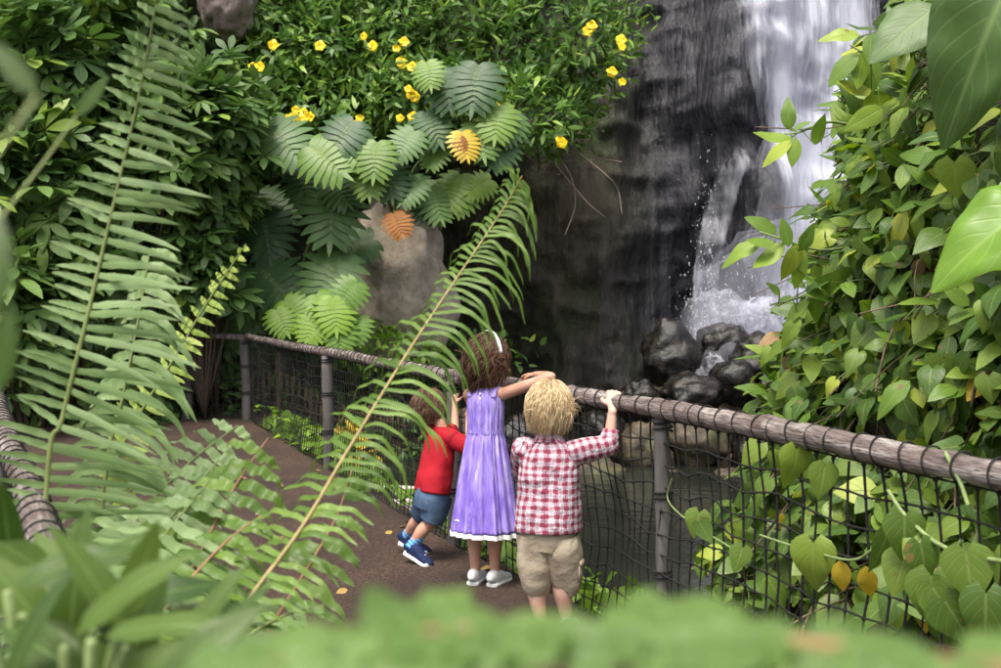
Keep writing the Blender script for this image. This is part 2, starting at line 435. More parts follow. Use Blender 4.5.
        e = t.math('MULTIPLY', t.math('SUBTRACT', .5, t.math('ABSOLUTE', t.math('SUBTRACT', ed, .5))), 6.0, clamp=True)
        ev = t.n('ShaderNodeSeparateXYZ', {0: t.n('ShaderNodeTexCoord').outputs['UV']}).outputs[1]
        e = t.math('MULTIPLY', e, t.math('MULTIPLY', ev, 9.0, clamp=True))
        f = t.math('SUBTRACT', f, t.math('MULTIPLY', t.math('SUBTRACT', 1, e), .26))
        al = t.ramp(f, [(lo, (0, 0, 0)), (hi, (1, 1, 1))])
        al = t.math('MULTIPLY', t.n('ShaderNodeRGBToBW', {0: al}).outputs[0], bright)
        d = t.pbsdf((.8, .81, .92), .35, .5)
        tr = t.n('ShaderNodeBsdfTranslucent', {'Color': (.8, .81, .92, 1)}).outputs[0]
        w = t.n('ShaderNodeMixShader', {0: .35, 1: d, 2: tr}).outputs[0]
        tp = t.n('ShaderNodeBsdfTransparent').outputs[0]
        M[name] = t.done(t.n('ShaderNodeMixShader', {0: al, 1: tp, 2: w}).outputs[0])
    water('water_main', .3, .58, 6.0, .75, .97)
    water('water_main_back', .3, .6, 4.0, .4, .7, 7)
    water('water_veil', .52, .84, 8.0, .4, .13, 3)
    water('water_mist', .2, .9, 2.0, 1.6, .28, 31)
    water('water_jet', .38, .66, 7.0, 1.6, .85, 11)
    water('water_foam', .45, .7, 6.0, 5.0, .85, 21)
mk_special()

# ------------------------------------------------------------------ leaf templates: x side, y along, z normal
def t_strip(prof, n=6, fold=.25, curl=.25, wave=0., cols=(-1, 0, 1), back=0., aspect=1., wf=2.):
    s = np.linspace(0, 1, n + 1)
    w = np.array([prof(x) for x in s])
    V, U = [], []
    for k, t in enumerate(s):
        y = -back + (1 + back) * t
        for c in cols:
            yy = y if c else max(y, 0.0)
            if back and abs(c) < 1 and c: yy = y * .5 + max(y, 0) * .5
            x = c * w[k]
            z = fold * abs(x) - curl * max(yy, 0) ** 2 + wave * math.sin(wf * 6.28 * t + (1.5 if c > 0 else 0)) * abs(c) * min(1, w[k] * 8) - .2 * (abs(c) > .9) * abs(x)
            V.append((x, yy, z)); U.append((.5 + .5 * c, t))
    return np.array(V), gridf(n + 1, len(cols)), np.array(U)

C5 = (-1, -.5, 0, .5, 1)
lance = lambda w: (lambda t: w * max(.02, math.sin(math.pi * t ** .75)) ** .9)
T = {}
T['lance'] = t_strip(lance(.14), 5, .3, .22)
T['oval'] = t_strip(lambda t: .24 * max(.015, math.sin(math.pi * min(1, t ** .8)) ** .85), 8, .28, .3, .02, C5)
def heartp(t):
    if t < .3: return .47 * max(.3, math.sqrt(max(0, 1 - ((.3 - t) / .3) ** 2)))
    return .47 * max(.008, 1 - ((t - .3) / .7) ** 1.55)
T['heart'] = t_strip(heartp, 10, .22, .3, .015, C5, .2)
T['heart2'] = t_strip(heartp, 10, .45, .15, .03, C5, .2)
T['broad'] = t_strip(lambda t: .4 * max(.01, math.sin(math.pi * t ** .62)) ** .8, 14, .18, .35, .022, (-1, -.75, -.5, -.25, 0, .25, .5, .75, 1), .16, 1, 3.)

def join_t(parts):
    V, F, U, n = [], [], [], 0
    for v, f, u in parts:
        V.append(v); F.append(f + n); U.append(u); n += len(v)
    return np.vstack(V), np.vstack(F), np.vstack(U)

def t_palmate(k=7, droop=.3):
    ps = []
    v0, f0, u0 = t_strip(lambda t: .19 * max(.03, math.sin(math.pi * t ** 1.35)) ** .85, 6, .25, droop)
    for i in range(k):
        a = R(-150 + 300 * i / (k - 1)); l = .62 + .38 * math.cos(a * .62)
        v = v0 * l + A(0, .06, 0)
        v[:, 2] -= .05
        ps.append((v @ rotz(-a).T, f0, u0))
    return join_t(ps)
T['palmate'] = t_palmate()

def t_split(k=8, gap=.5):
    """split leaf: heart outline cut into fingers either side of a midrib"""
    ps = []
    for side in (-1, 1):
        for i in range(k):
            t0 = i / k; y0 = .02 + .8 * t0
            ang = R(128 - 92 * t0 ** .9)
            ln = .56 * (1 - .3 * abs(t0 - .3) - .34 * t0 ** 2)
            if i == 0: ln *= .8
            d = A(math.sin(ang) * side, math.cos(ang), 0)
            wv = A(-d[1] * side, d[0] * side, 0)
            V, U = [], []
            wd = [.055, .074, .096, .096, .07, .018]
            for q in range(6):
                s = q / 5
                bend = .22 * s * s
                c = A(0, y0, 0) + d * ln * s + A(0, bend * ln * .8, 0)
                z = .08 * s - .16 * s * s * ln * 2
                g = wd[q] * (1.0 if s < gap else .88)
                for sg in (-1, 1):
                    p = c + wv * g * sg * (1.02 - .2 * t0); V.append((p[0], p[1], z - .22 * (y0 + ln * s * d[1]) ** 2)); U.append((.5 + side * s * .5, t0 + .06 * sg))
            ps.append((np.array(V), gridf(6, 2), np.array(U)))
    v, f, u = t_strip(lambda t: .045 * (1 - t) + .03, 6, .1, .22); v[:, 1] *= 1.02
    v[:, 2] += .004
    tipv, tipf, tipu = t_strip(lance(.1), 4, .1, .05)
    tipv = tipv * .42 + A(0, .72, -.12)
    return join_t(ps + [(v, f, u), (tipv, tipf, tipu)])
T['split'] = t_split()

def put(mb, key, pos, d, n, size, rnd, sx=None):
    """scatter N leaves of template key"""
    v, f, u = T[key]
    pos = np.atleast_2d(pos); N = len(pos)
    d = nrmz(np.broadcast_to(d, (N, 3))); n = np.broadcast_to(n, (N, 3))
    s = nrmz(np.cross(d, n)); n2 = np.cross(s, d)
    size = np.broadcast_to(size, (N,))
    zs = (rng.uniform(.25, 1.9, N) * np.where(rng.random(N) < .1, -.6, 1) if key != 'split' else rng.uniform(.7, 1.2, N))[:, None, None]
    wx = rng.uniform(.82, 1.18, N) if sx is None else np.broadcast_to(sx, (N,))
    W = (v[None, :, 0, None] * wx[:, None, None] * s[:, None] + v[None, :, 1, None] * d[:, None] + v[None, :, 2, None] * zs * n2[:, None]) * size[:, None, None] + pos[:, None]
    m = len(v)
    F = (f[None] + (np.arange(N) * m)[:, None, None]).reshape(-1, f.shape[1])
    mb.add(W.reshape(-1, 3), F, np.tile(u, (N, 1)), np.repeat(np.broadcast_to(rnd, (N,)), m))

def rdir(n):
    return nrmz(rng.normal(size=(n, 3)))

def shrub(name, label, cat, c, rad, n, key, size, mat, base=None, group=None, dmix=(.6, -.2, .5), nmix=(.8, .5, .35), stems=8, smat='twig', front=.35, inner=.45, young=.15, parts=None, lump=.55, sx=None):
    c = np.asarray(c, float); rad = np.asarray(rad, float)
    base = c + A(0, rad[1] * .5, -rad[2]) if base is None else np.asarray(base, float)
    root = thing(name, base, label, cat, group)
    D = rdir(n * 3)
    keep = (D[:, 1] < front) | (rng.random(len(D)) < .18)
    D = D[keep][:n]
    sh = 1 + lump * fbm(D * 1.9 + c * 3.1, 3) * 1.6
    rr = (inner + (1.05 - inner) * rng.random(len(D)) ** .55) * sh
    P = c + D * rad * rr[:, None]
    out = nrmz(D / rad)
    d = out * dmix[0] + A(0, 0, 1) * dmix[1] + rdir(len(D)) * dmix[2]
    nn = A(0, 0, 1) * nmix[0] + out * nmix[1] + rdir(len(D)) * nmix[2] + A(0, -.25, 0)
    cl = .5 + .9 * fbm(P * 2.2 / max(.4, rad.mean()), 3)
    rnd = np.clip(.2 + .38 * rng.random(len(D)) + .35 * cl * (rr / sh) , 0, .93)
    rnd[rng.random(len(D)) < young * .3] = .98
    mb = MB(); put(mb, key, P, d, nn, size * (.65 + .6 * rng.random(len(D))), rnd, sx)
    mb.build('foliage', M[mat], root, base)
    sb = MB()
    for k in rng.choice(len(P), min(stems, len(P)), False):
        mid = (base + P[k]) / 2 + rng.normal(size=3) * .08 * rad
        tube(sb, catmull([base, mid, P[k]], 9), np.linspace(.022, .006, 9) * min(1.3, max(.4, rad.mean() / .8)), 5)
    sb.build('stems', M[smat], root, base)
    return root

# ------------------------------------------------------------------ fences lines
RF = A((1.70, 1.2), (1.22, 2.71), (.65, 4.4), (.48, 4.81), (.28, 5.3), (-.25, 6.4), (-1.44, 9.35), (-3.05, 13.4))
LFx = lambda y: -0.80 - .48 * (y - 1.93)
def rfx(y): return np.interp(y, RF[:, 1], RF[:, 0], left=None, right=None) if np.ndim(y) == 0 else np.interp(y, RF[:, 1], RF[:, 0])

def terrain_h(x, y):
    x = np.asarray(x, float); y = np.asarray(y, float)
    s = (x - np.interp(y, RF[:, 1], RF[:, 0])) * .93
    z = np.full(x.shape, -.03)
    drop = sst(.1, .95, s) * (1 - sst(12.6, 15.8, y) * (1 - .75 * sst(-1.4, -.6, x) * sst(2.2, 1.4, x))) * sst(1.2, 2.6, y + .4 * s)
    z = z - .95 * drop
    z = z + (1.3 * sst(-.6, -1.6, x) + .35 * sst(1.2, 2.6, x)) * sst(13.7, 16.2, y)
    z = z + .5 * sst(12.5, 14.5, y) * sst(-3.9, -4.8, x)
    off = sst(.05, .5, np.maximum(s, sst(.1, .6, LFx(y) - x) * (y < 8.2)))
    off = np.maximum(off, sst(12.5, 13, y))
    z = z + .07 * fbm(np.stack([x * 1.7, y * 1.7, x * 0], -1), 4) * off
    return z

def ground():
    xs = np.concatenate([-np.geomspace(300, 10, 14), np.arange(-9.8, 9.81, .14), np.geomspace(10, 300, 14)])
    ys = np.concatenate([-np.geomspace(300, 2.2, 14), np.arange(-2, 17.5, .14), np.geomspace(17.8, 400, 14)])
    X, Y = np.meshgrid(xs, ys)
    V = np.stack([X, Y, terrain_h(X, Y)], -1).reshape(-1, 3)
    mb = MB(); mb.add(V, gridf(len(ys), len(xs)))
    tag(mb.build('ground', M['soil']), kind='structure')
    # path
    ys = np.arange(.2, 13.35, .1); ts = np.linspace(0, 1, 46)
    V = []
    for y in ys:
        xr = float(np.interp(y, RF[:, 1], RF[:, 0])) - .015
        xl = LFx(y) - .1
        if y > 7.6: xl = LFx(7.6) - .1 - 6.5 * float(sst(7.6, 9.4, y))
        if y > 12.4: xl = xl + (xr - xl) * float(sst(12.4, 13.3, y)) * .45
        x = xl + (xr - xl) * ts
        V.append(np.stack([x, np.full_like(x, y), .006 + .008 * fbm(np.stack([x * 2, x * 0 + y * 2, x * 0], -1), 3)], -1))
    mb = MB(); mb.add(np.array(V), gridf(len(ys), 46))
    tag(mb.build('path', M['gravel']), kind='structure')
    xs = np.linspace(-4, 9, 40); ys = np.linspace(1.5, 15, 40); X, Y = np.meshgrid(xs, ys)
    mb = MB(); mb.add(np.stack([X, Y, X * 0 - .56], -1), gridf(40, 40))
    tag(mb.build('pool_water', M['pool']), kind='structure')
ground()

# ------------------------------------------------------------------ cliff, boulders, falls
def cliff_y(x, z):
    x = np.asarray(x, float); z = np.asarray(z, float)
    p = np.stack([x, z, x * 0], -1)
    y = 16.6 + .9 * fbm(p * A(.55, .35, 1), 4) + .25 * fbm(p * A(2.2, 1.1, 1) + 9, 4)
    y = y + .16 * np.abs(vn(p * A(1.6, 2.6, 1) + 31)) + .07 * np.abs(vn(p * A(4.5, 6, 1) + 3)) + .05 * fbm(p * A(9, 5, 1), 3)
    def bulge(px, py, wx, wz, amt, sharp=2.0):
        c = at(px, py, 16.2)
        return -amt * np.exp(-(np.abs((x - c[0]) / wx) ** sharp + np.abs((z - c[2]) / wz) ** sharp))
    y = y + bulge(718, 95, .75, 1.3, .7) + bulge(752, 215, .42, .75, .75, 4) + bulge(715, 380, 1.3, .7, .5) + bulge(570, 260, .9, 2.2, .35)
    y = y - .9 * sst(-2.2, -6, x) - .06 * np.clip(z, 0, 8) * sst(2, -2, x)
    y = y + .5 * sst(1.7, 2.3, x) * sst(3.2, 2.8, x)
    return y

def cliff():
    xs = np.concatenate([np.arange(-17, -4, .12), np.arange(-4, 7.5, .05), np.arange(7.5, 15, .12)]); zs = np.arange(-1.2, 9.5, .06)
    X, Z = np.meshgrid(xs, zs)
    mb = MB(); mb.add(np.stack([X, cliff_y(X, Z), Z], -1), gridf(len(zs), len(xs)))
    # plateau behind the lip
    yt = cliff_y(xs, np.full_like(xs, zs[-1]))
    V = np.concatenate([np.stack([xs, yt, xs * 0 + zs[-1]], -1), np.stack([xs, yt * 0 + 40, xs * 0 + 10.5], -1)])
    mb.add(V, gridf(2, len(xs)))
    tag(mb.build('cliff', M['cliff']), kind='structure')
cliff()

def boulder(px, py, w, h, Y, mat, label, group=None, dep=1.0, seed=0, pts=0.0, name='boulder', lump=.42):
    c = at(px, py, Y); s = Y / FP
    rx, rz = w * s / 2, h * s / 2; ry = (rx + rz) / 2 * dep
    mb = MB()
    def disp(D):
        q = D * 1.4 + seed * 7.7
        return lump * fbm(q, 3) + .1 * fbm(D * 5 + seed, 4) + .07 * np.abs(vn(D * 3.3 + seed)) + pts * np.maximum(0, D[:, 2]) ** 3 - .1 * np.abs(vn(q * 1.7))
    ellip(mb, (0, 0, rz * 0), (rx, ry, rz), rotz(seed), 44, 28, disp=disp)
    o = mb.build(name, M[mat], None)
    o.location = c
    return tag(o, label, 'boulder', group)

boulder(394, 290, 122, 168, 15.3, 'grey_rock', 'large smooth pale grey boulder under the split-leaf plants', seed=5.2, dep=.7, lump=.5)
boulder(228, -2, 84, 84, 14.5, 'pink_rock', 'pinkish grey rock above the yellow-flowered shrubs at top left', seed=2.1, dep=.7)
for i, (px, py, w, h, Y, m, lab) in enumerate([
    (670, 360, 54, 60, 14.6, 'wet_rock', 'black wet boulder with a pointed top left of the splash'),
    (724, 350, 56, 56, 15.1, 'wet_rock', 'grey boulder wetted by spray at the foot of the falls'),
    (732, 384, 44, 50, 14.3, 'wet_rock', 'round black boulder in front of the falls'),
    (758, 362, 56, 54, 14.6, 'wet_rock', 'dark brown rounded boulder right of the splash'),
    (692, 396, 74, 46, 14.2, 'wet_rock', 'low wide black boulder just above the log rail'),
    (775, 402, 52, 52, 14.2, 'wet_rock', 'dark boulder beside the leaves of the right bank'),
    (640, 402, 40, 44, 14.3, 'wet_rock', 'brown slanting boulder at the left end of the rock pile'),
    (644, 449, 56, 58, 13.6, 'brown_rock', 'tan mossy boulder left of the grey fence post'),
    (700, 440, 60, 60, 13.6, 'brown_rock', 'brown boulder under the rail right of the grey fence post'),
    (765, 450, 66, 54, 13.5, 'wet_rock', 'dark stone behind the net at the foot of the right bank'),
    (602, 432, 50, 44, 13.8, 'wet_rock', 'dark stone behind the plaid sleeve'),
    (590, 474, 66, 34, 13.0, 'brown_rock', 'flat brown rock at the pool edge behind the plaid shirt'),
    (668, 484, 60, 28, 13.0, 'brown_rock', 'low mossy rock at the pool edge behind the grey post'),
    (735, 484, 64, 34, 12.9, 'brown_rock', 'flat mossy rock at the pool edge near the right bank'),
    (560, 405, 60, 40, 14.6, 'wet_rock', 'dark rock behind the blond hair of the boy'),
    (520, 440, 60, 50, 14.2, 'wet_rock', 'dark rock behind the purple dress'),
    (470, 430, 60, 44, 14.4, 'brown_rock', 'brown rock seen between the girl and the small child'),
    (800, 360, 60, 50, 15.0, 'wet_rock', 'wet stone half hidden by the bank leaves beside the falls')]):
    boulder(px, py, w, h, Y, m, lab, 'boulders around the plunge pool', seed=i * 1.7 + .4, pts=.3 if i == 0 else 0)

def falls():
    root = bpy.data.objects.new('waterfall', None); COL.objects.link(root); root.location = (4.2, 16, .2)
    tag(root, kind='structure')
    org = A(4.2, 16, .2)
    def sheet(name, mat, pts, off, nu=30, nv=70, rip=.08, toff=0):
        # pts: rows of (py, pxl, pxr)
        mb = MB(); pts = np.array(pts, float)
        py = np.linspace(pts[0, 0], pts[-1, 0], nv)
        l = np.interp(py, pts[:, 0], pts[:, 1]); r = np.interp(py, pts[:, 0], pts[:, 2])
        u = np.linspace(0, 1, nu)
        V = np.zeros((nv, nu, 3))
        for k in range(nv):
            a, b = at(l[k], py[k], 16.0), at(r[k], py[k], 16.0)
            V[k] = a + (b - a) * u[:, None]
        f = (np.linspace(0, 1, nv)[:, None]) ** .6
        V[..., 1] = np.minimum(cliff_y(V[..., 0], V[..., 2]), 16.9) - off - toff * f
        V[..., 1] += rip * fbm(np.stack([V[..., 0] * 5, V[..., 2] * .5, V[..., 0] * 0], -1), 3)
        UV = np.stack(np.broadcast_arrays(u[None], np.linspace(0, 1, nv)[:, None]), -1)
        mb.add(V, gridf(nv, nu), UV)
        o = mb.build(name, M[mat], root, org); o['kind'] = 'structure'
        return o
    sheet('water_sheet', 'water_main', [(-260, 742, 900), (60, 742, 890), (140, 755, 890), (250, 762, 880), (400, 745, 880)], .3, 40, 90, .12, .25)
    sheet('water_sheet', 'water_main_back', [(-260, 725, 910), (60, 735, 900), (140, 758, 900), (300, 762, 900), (400, 750, 890)], .14, 40, 90, .08, .1)
    sheet('water_veil', 'water_veil', [(-260, 640, 760), (400, 635, 760)], .07, 30, 90, .04)
    sheet('water_jet', 'water_jet', [(150, 722, 742), (180, 712, 736), (240, 700, 724), (300, 694, 720), (345, 686, 730), (385, 680, 740)], .2, 16, 60, .05, .35)
    # splash foam heaped at the foot, and spray drops
    mb = MB()
    for px, py, w, h, Y in ((765, 330, 90, 60, 15.5), (735, 318, 60, 34, 15.6), (805, 320, 80, 90, 15.5), (705, 340, 40, 34, 15.5), (712, 372, 30, 36, 14.7)):
        c = at(px, py, Y); s = Y / FP / 2
        ellip(mb, c, (w * s, .25, h * s), None, 30, 20, disp=lambda D: .5 * fbm(D * 3 + c, 4))
    mb.build('foam', M['water_foam'], root, org)['kind'] = 'structure'
    mb = MB()
    for px, py, w, h, Y in ((770, 300, 150, 150, 15.3), (715, 330, 70, 90, 15.2), (800, 230, 110, 200, 15.4), (730, 365, 60, 50, 14.9)):
        c = at(px, py, Y); s = Y / FP / 2
        ellip(mb, c, (w * s, .3, h * s), None, 30, 20, disp=lambda D: .4 * fbm(D * 2 + c, 3))
    mb.build('mist', M['water_mist'], root, org)['kind'] = 'structure'
    mb = MB()
    for k in range(2200):
        a = rng.random()
        cx, cy, sx, sy = [(765, 310, 34, 30), (705, 330, 14, 26), (708, 260, 8, 50), (730, 325, 22, 18), (750, 330, 30, 16)][int(rng.integers(0, 5))]
        p = at(cx + rng.normal() * sx, cy + rng.normal() * sy, 15.3 + rng.random() * .6)
        r = .002 + .005 * rng.random() ** 3
        ellip(mb, p, (r, r, r * (1 + 4 * rng.random())), None, 5, 4)
    t = NT('spray_drop'); dm = t.done(t.pbsdf((.75, .78, .86), .3, .5))
    mb.build('spray', dm, root, org)['kind'] = 'structure'
falls()

# ------------------------------------------------------------------ planting on the far bank
UMB = [  # px, py, Y, rx, ry, rz, n, label
    (35, 60, 12.6, 1.0, .8, .95, 150, 'dark umbrella-leaf shrub filling the top left corner'),
    (112, 45, 13.6, .9, .7, .8, 120, 'umbrella-leaf shrub behind the tip of the tall fern frond'),
    (196, 122, 13.2, .8, .7, .8, 150, 'pale umbrella-leaf shrub below the pinkish rock'),
    (30, 175, 12.2, .95, .8, .85, 140, 'dark umbrella-leaf shrub at the left edge above the lower shrubs'),
    (130, 160, 13.0, .8, .7, .8, 110, 'umbrella-leaf shrub seen through the tall fern frond'),
    (208, 178, 13.6, .55, .6, .8, 110, 'umbrella-leaf shrub left of the split-leaf plants'),
    (70, 270, 12.4, .8, .7, .7, 110, 'low umbrella-leaf shrub behind the left half of the tall fern'),
    (10, 300, 11.6, .7, .6, .8, 90, 'umbrella-leaf shrub low at the left edge above the log rail'),
    (195, 265, 13.3, .55, .5, .7, 80, 'small bright umbrella-leaf shrub above the small yellow-green fern')]
for px, py, Y, rx, ry, rz, n, lab in UMB:
    c = at(px, py, Y)
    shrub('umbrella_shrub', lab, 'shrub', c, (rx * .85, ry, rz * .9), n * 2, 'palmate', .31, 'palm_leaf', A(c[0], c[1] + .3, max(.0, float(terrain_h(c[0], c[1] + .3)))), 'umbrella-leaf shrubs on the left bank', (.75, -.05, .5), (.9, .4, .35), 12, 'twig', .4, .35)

HED = [
    (318, 45, 14.6, .9, .7, 1.0, 'glossy hedge shrub with yellow blooms below the pinkish rock', [(260, 67), (273, 45), (320, 46)]),
    (385, 35, 14.7, 1.0, .7, 1.0, 'glossy hedge shrub with yellow blooms at the top centre-left', [(373, 46), (404, 42), (401, 62)]),
    (480, 45, 14.6, 1.0, .7, 1.0, 'glossy flowering hedge shrub at top centre above the arching fern tip', [(412, 67), (510, 106), (421, 66)]),
    (575, 45, 14.5, 1.0, .8, 1.05, 'glossy hedge shrub with two yellow blooms beside the wet cliff', [(592, 26), (588, 31), (621, 40), (612, 72)]),
    (310, 108, 14.3, .95, .6, .55, 'hedge shrub with a row of yellow blooms above the split leaves', [(286, 120), (294, 117), (301, 119), (309, 117), (358, 124)]),
    (420, 105, 14.2, .85, .6, .6, 'hedge shrub with scattered yellow blooms left of the fern tip', [(411, 94), (415, 97), (413, 117), (422, 122), (437, 144)]),
    (540, 120, 14.2, .75, .6, .5, 'low hedge shrub trailing over the bare brown rock', [(562, 143), (497, 111)])]
def flower(mb, c, s):
    for k in range(5):
        a = k * 1.2566 + rng.random() * .3
        d = A(math.cos(a), -.25, math.sin(a))
        put(mb, 'oval', c, d, A(0, -1, .2) + rng.normal(size=3) * .25, s, rng.random(), 2.7)
    ellip(mb, c + A(0, .02, 0), (s * .2, s * .4, s * .2), None, 8, 6)
for px, py, Y, rx, ry, rz, lab, fl in HED:
    c = at(px - 12, py - 6, Y + .5)
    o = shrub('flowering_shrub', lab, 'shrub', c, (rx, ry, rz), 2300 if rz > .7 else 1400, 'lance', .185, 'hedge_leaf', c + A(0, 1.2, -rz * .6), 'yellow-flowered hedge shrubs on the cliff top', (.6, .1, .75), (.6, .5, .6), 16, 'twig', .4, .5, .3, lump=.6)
    base = np.array(o.location)
    for fx, fy in fl:
        mb = MB(); c_ = at(fx, fy, Y + .5 - ry * 1.05 - .22); flower(mb, c_, .072); mb.build('flower', M['petal'], o, base)
        if rng.random() < .6: mb = MB(); flower(mb, c_ + rng.normal(size=3) * A(.08, .05, .07), .055); mb.build('flower', M['petal'], o, base)

def split_plant(label, base, leaves, group=None, name='split_leaf_plant'):
    root = thing(name, base, label, 'plant', group)
    sb = MB()
    for L in leaves:
        px, py, sz, Y, roll, mat = L[:6]; Y -= .7; sz *= .98 if 'rust' not in mat else .7; roll += rng.normal() * 14; px += rng.normal() * 4; py += rng.normal() * 4
        s = sz * Y / FP
        c = at(px, py, Y)
        d = nrmz(A(math.sin(R(roll)), -.35, -math.cos(R(roll)) * .8))
        n = nrmz(A(.1 * rng.normal(), -1, .75 + .25 * rng.normal()))
        p0 = c - d * s * .5
        mb = MB(); put(mb, 'split', p0, d, n, s, rng.random(), 1.22)
        lo = mb.build('leaf', M[mat], root, base)
        if mat == 'monstera_yellow': lo['label'] = 'yellowed split leaf'
        if mat == 'monstera_rust': lo['label'] = 'rust coloured withered leaf'
        tube(sb, catmull([base, (base + p0) / 2 + A(0, -.25, .15), p0], 8), np.linspace(.02, .01, 8), 5)
    sb.build('stalks', M['stem_pale'], root, base)
m, mp = 'monstera', 'monstera_pale'
split_plant('dark split-leaf plant with big leaves left of the pale boulder', at(290, 320, 15.4), [
    (268, 238, 54, 14.8, 14, m), (325, 217, 62, 14.5, -5, m), (283, 285, 62, 14.6, 20, m), (326, 282, 60, 14.5, -12, m), (258, 290, 46, 14.9, 25, m), (245, 330, 50, 14.7, 10, m), (300, 322, 44, 14.4, 5, m), (350, 250, 44, 14.9, -20, m), (282, 210, 46, 15, 30, m)], 'split-leaf plants on the bank')
split_plant('greyish split-leaf plant spreading flat under the row of yellow blooms', at(310, 200, 15.2), [
    (290, 148, 56, 14.2, 35, m), (325, 168, 52, 14.1, 20, mp), (335, 145, 48, 14.2, -40, m), (270, 155, 50, 14.4, 55, m), (250, 168, 40, 14.5, 60, m), (305, 190, 44, 14.6, 0, m)], 'split-leaf plants on the bank')
split_plant('bright split-leaf plant above the pale boulder', at(395, 215, 15.2), [
    (362, 152, 42, 14.2, 20, mp), (380, 160, 40, 14.1, -10, mp), (403, 150, 36, 14.2, -30, m), (371, 182, 36, 14.2, 5, mp), (393, 193, 38, 14.3, 10, m), (412, 194, 32, 14.3, -14, m), (424, 150, 30, 14.4, -30, mp), (404, 224, 38, 14.2, 2, 'monstera_rust'), (350, 190, 36, 14.5, 10, m), (425, 205, 34, 14.5, -10, m)], 'split-leaf plants on the bank')
split_plant('split-leaf plant with one yellow leaf above the arching fern tip', at(480, 165, 15.2), [
    (475, 92, 52, 14.0, -10, m), (496, 118, 40, 14.0, -20, mp), (515, 128, 36, 14.1, -35, m), (483, 138, 40, 14.0, 10, mp), (503, 155, 36, 14.1, -20, m), (466, 158, 30, 13.9, 10, 'monstera_yellow'), (460, 142, 24, 13.9, 40, 'monstera_rust'), (447, 92, 44, 14.3, 15, m), (435, 125, 40, 14.3, 20, m), (428, 72, 30, 14.2, 5, mp)], 'split-leaf plants on the bank')
split_plant('lime green split-leaf plant behind the far end of the log rail', at(320, 345, 14.9), [
    (345, 300, 34, 14.1, -30, 'lime'), (318, 302, 32, 14.1, 20, 'lime'), (300, 312, 32, 14.2, 40, 'lime'), (336, 318, 38, 14.0, -5, 'lime'), (312, 326, 34, 14.0, 15, 'lime'), (290, 328, 30, 14.1, 35, 'lime'), (350, 326, 30, 14.1, -25, 'lime'), (330, 340, 34, 14.0, 0, 'lime')], 'split-leaf plants on the bank')
split_plant('deep green ferny plant on the brow of the pale boulder', at(440, 230, 15.3), [
    (455, 188, 40, 14.6, -30, mp), (440, 200, 42, 14.6, 0, mp), (425, 192, 36, 14.7, 30, m), (462, 206, 36, 14.6, -20, mp), (448, 218, 38, 14.5, 10, m), (470, 190, 30, 14.6, -45, mp)], 'split-leaf plants on the bank')

# low leafy cover: nobody could count it
def cover():
    mb = MB()
    N = 9000
    x = rng.uniform(-9, 1.0, N); y = rng.uniform(12.7, 16.3, N)
    s = (x - np.interp(y, RF[:, 1], RF[:, 0]))
    k = (x < -3.9) | (y > 13.9); k &= ~((x > -.9) & (y > 13)); x, y = x[k], y[k]
    z = terrain_h(x, y) + rng.random(len(x)) ** 2 * .45
    put(mb, 'oval', np.stack([x, y, z], -1), A(0, -.5, -.1) + rdir(len(x)), A(0, -.4, 1) + rdir(len(x)) * .6, .14 * (.5 + rng.random(len(x))), rng.random(len(x)) * .8)
    # creepers on the cliff face behind the shrubs
    N = 7000
    x = rng.uniform(-10, -.4, N); z = rng.uniform(.6, 7.2, N)
    k = fbm(np.stack([x * .8, z * .8, x * 0], -1), 3) > -.12; x, z = x[k], z[k]
    k = (x < -1.2) | (z > 3.2); x, z = x[k], z[k]
    y = cliff_y(x, z) - .05 - .5 * rng.random(len(x))
    put(mb, 'oval', np.stack([x, y, z], -1), A(0, -.3, -.5) + rdir(len(x)) * .8, A(0, -1, .7) + rdir(len(x)) * .5, .2 * (.5 + rng.random(len(x))), rng.random(len(x)) * .6)
    tag(mb.build('ground_cover', M['palm_leaf']), 'low leafy cover over the bank and cliff behind the shrubs', 'ground cover', kind='stuff')
    mb = MB(); N = 700
    y = rng.uniform(2.6, 7.6, N); s = rng.uniform(.05, .75, N); x = np.interp(y, RF[:, 1], RF[:, 0]) + s
    z = terrain_h(x, y) + rng.random(N) * .16 + .02
    put(mb, 'heart', np.stack([x, y, z], -1), A(-.2, -.6, .1) + rdir(N) * .7, A(-.2, -.4, 1) + rdir(N) * .4, .085 * (.6 + rng.random(N)), .25 + rng.random(N) * .7)
    y = rng.uniform(9, 13.2, 260); s = rng.uniform(.05, .5, 260); x = np.interp(y, RF[:, 1], RF[:, 0]) + s
    put(mb, 'heart', np.stack([x, y, terrain_h(x, y) + rng.random(260) * .3], -1), A(-.2, -.6, .1) + rdir(260) * .7, A(-.2, -.4, 1) + rdir(260) * .4, .11, .25 + rng.random(260) * .7)
    tag(mb.build('ground_cover', M['lime']), 'bright small-leaved cover on the pool edge under the rope net', 'ground cover', kind='stuff')
cover()

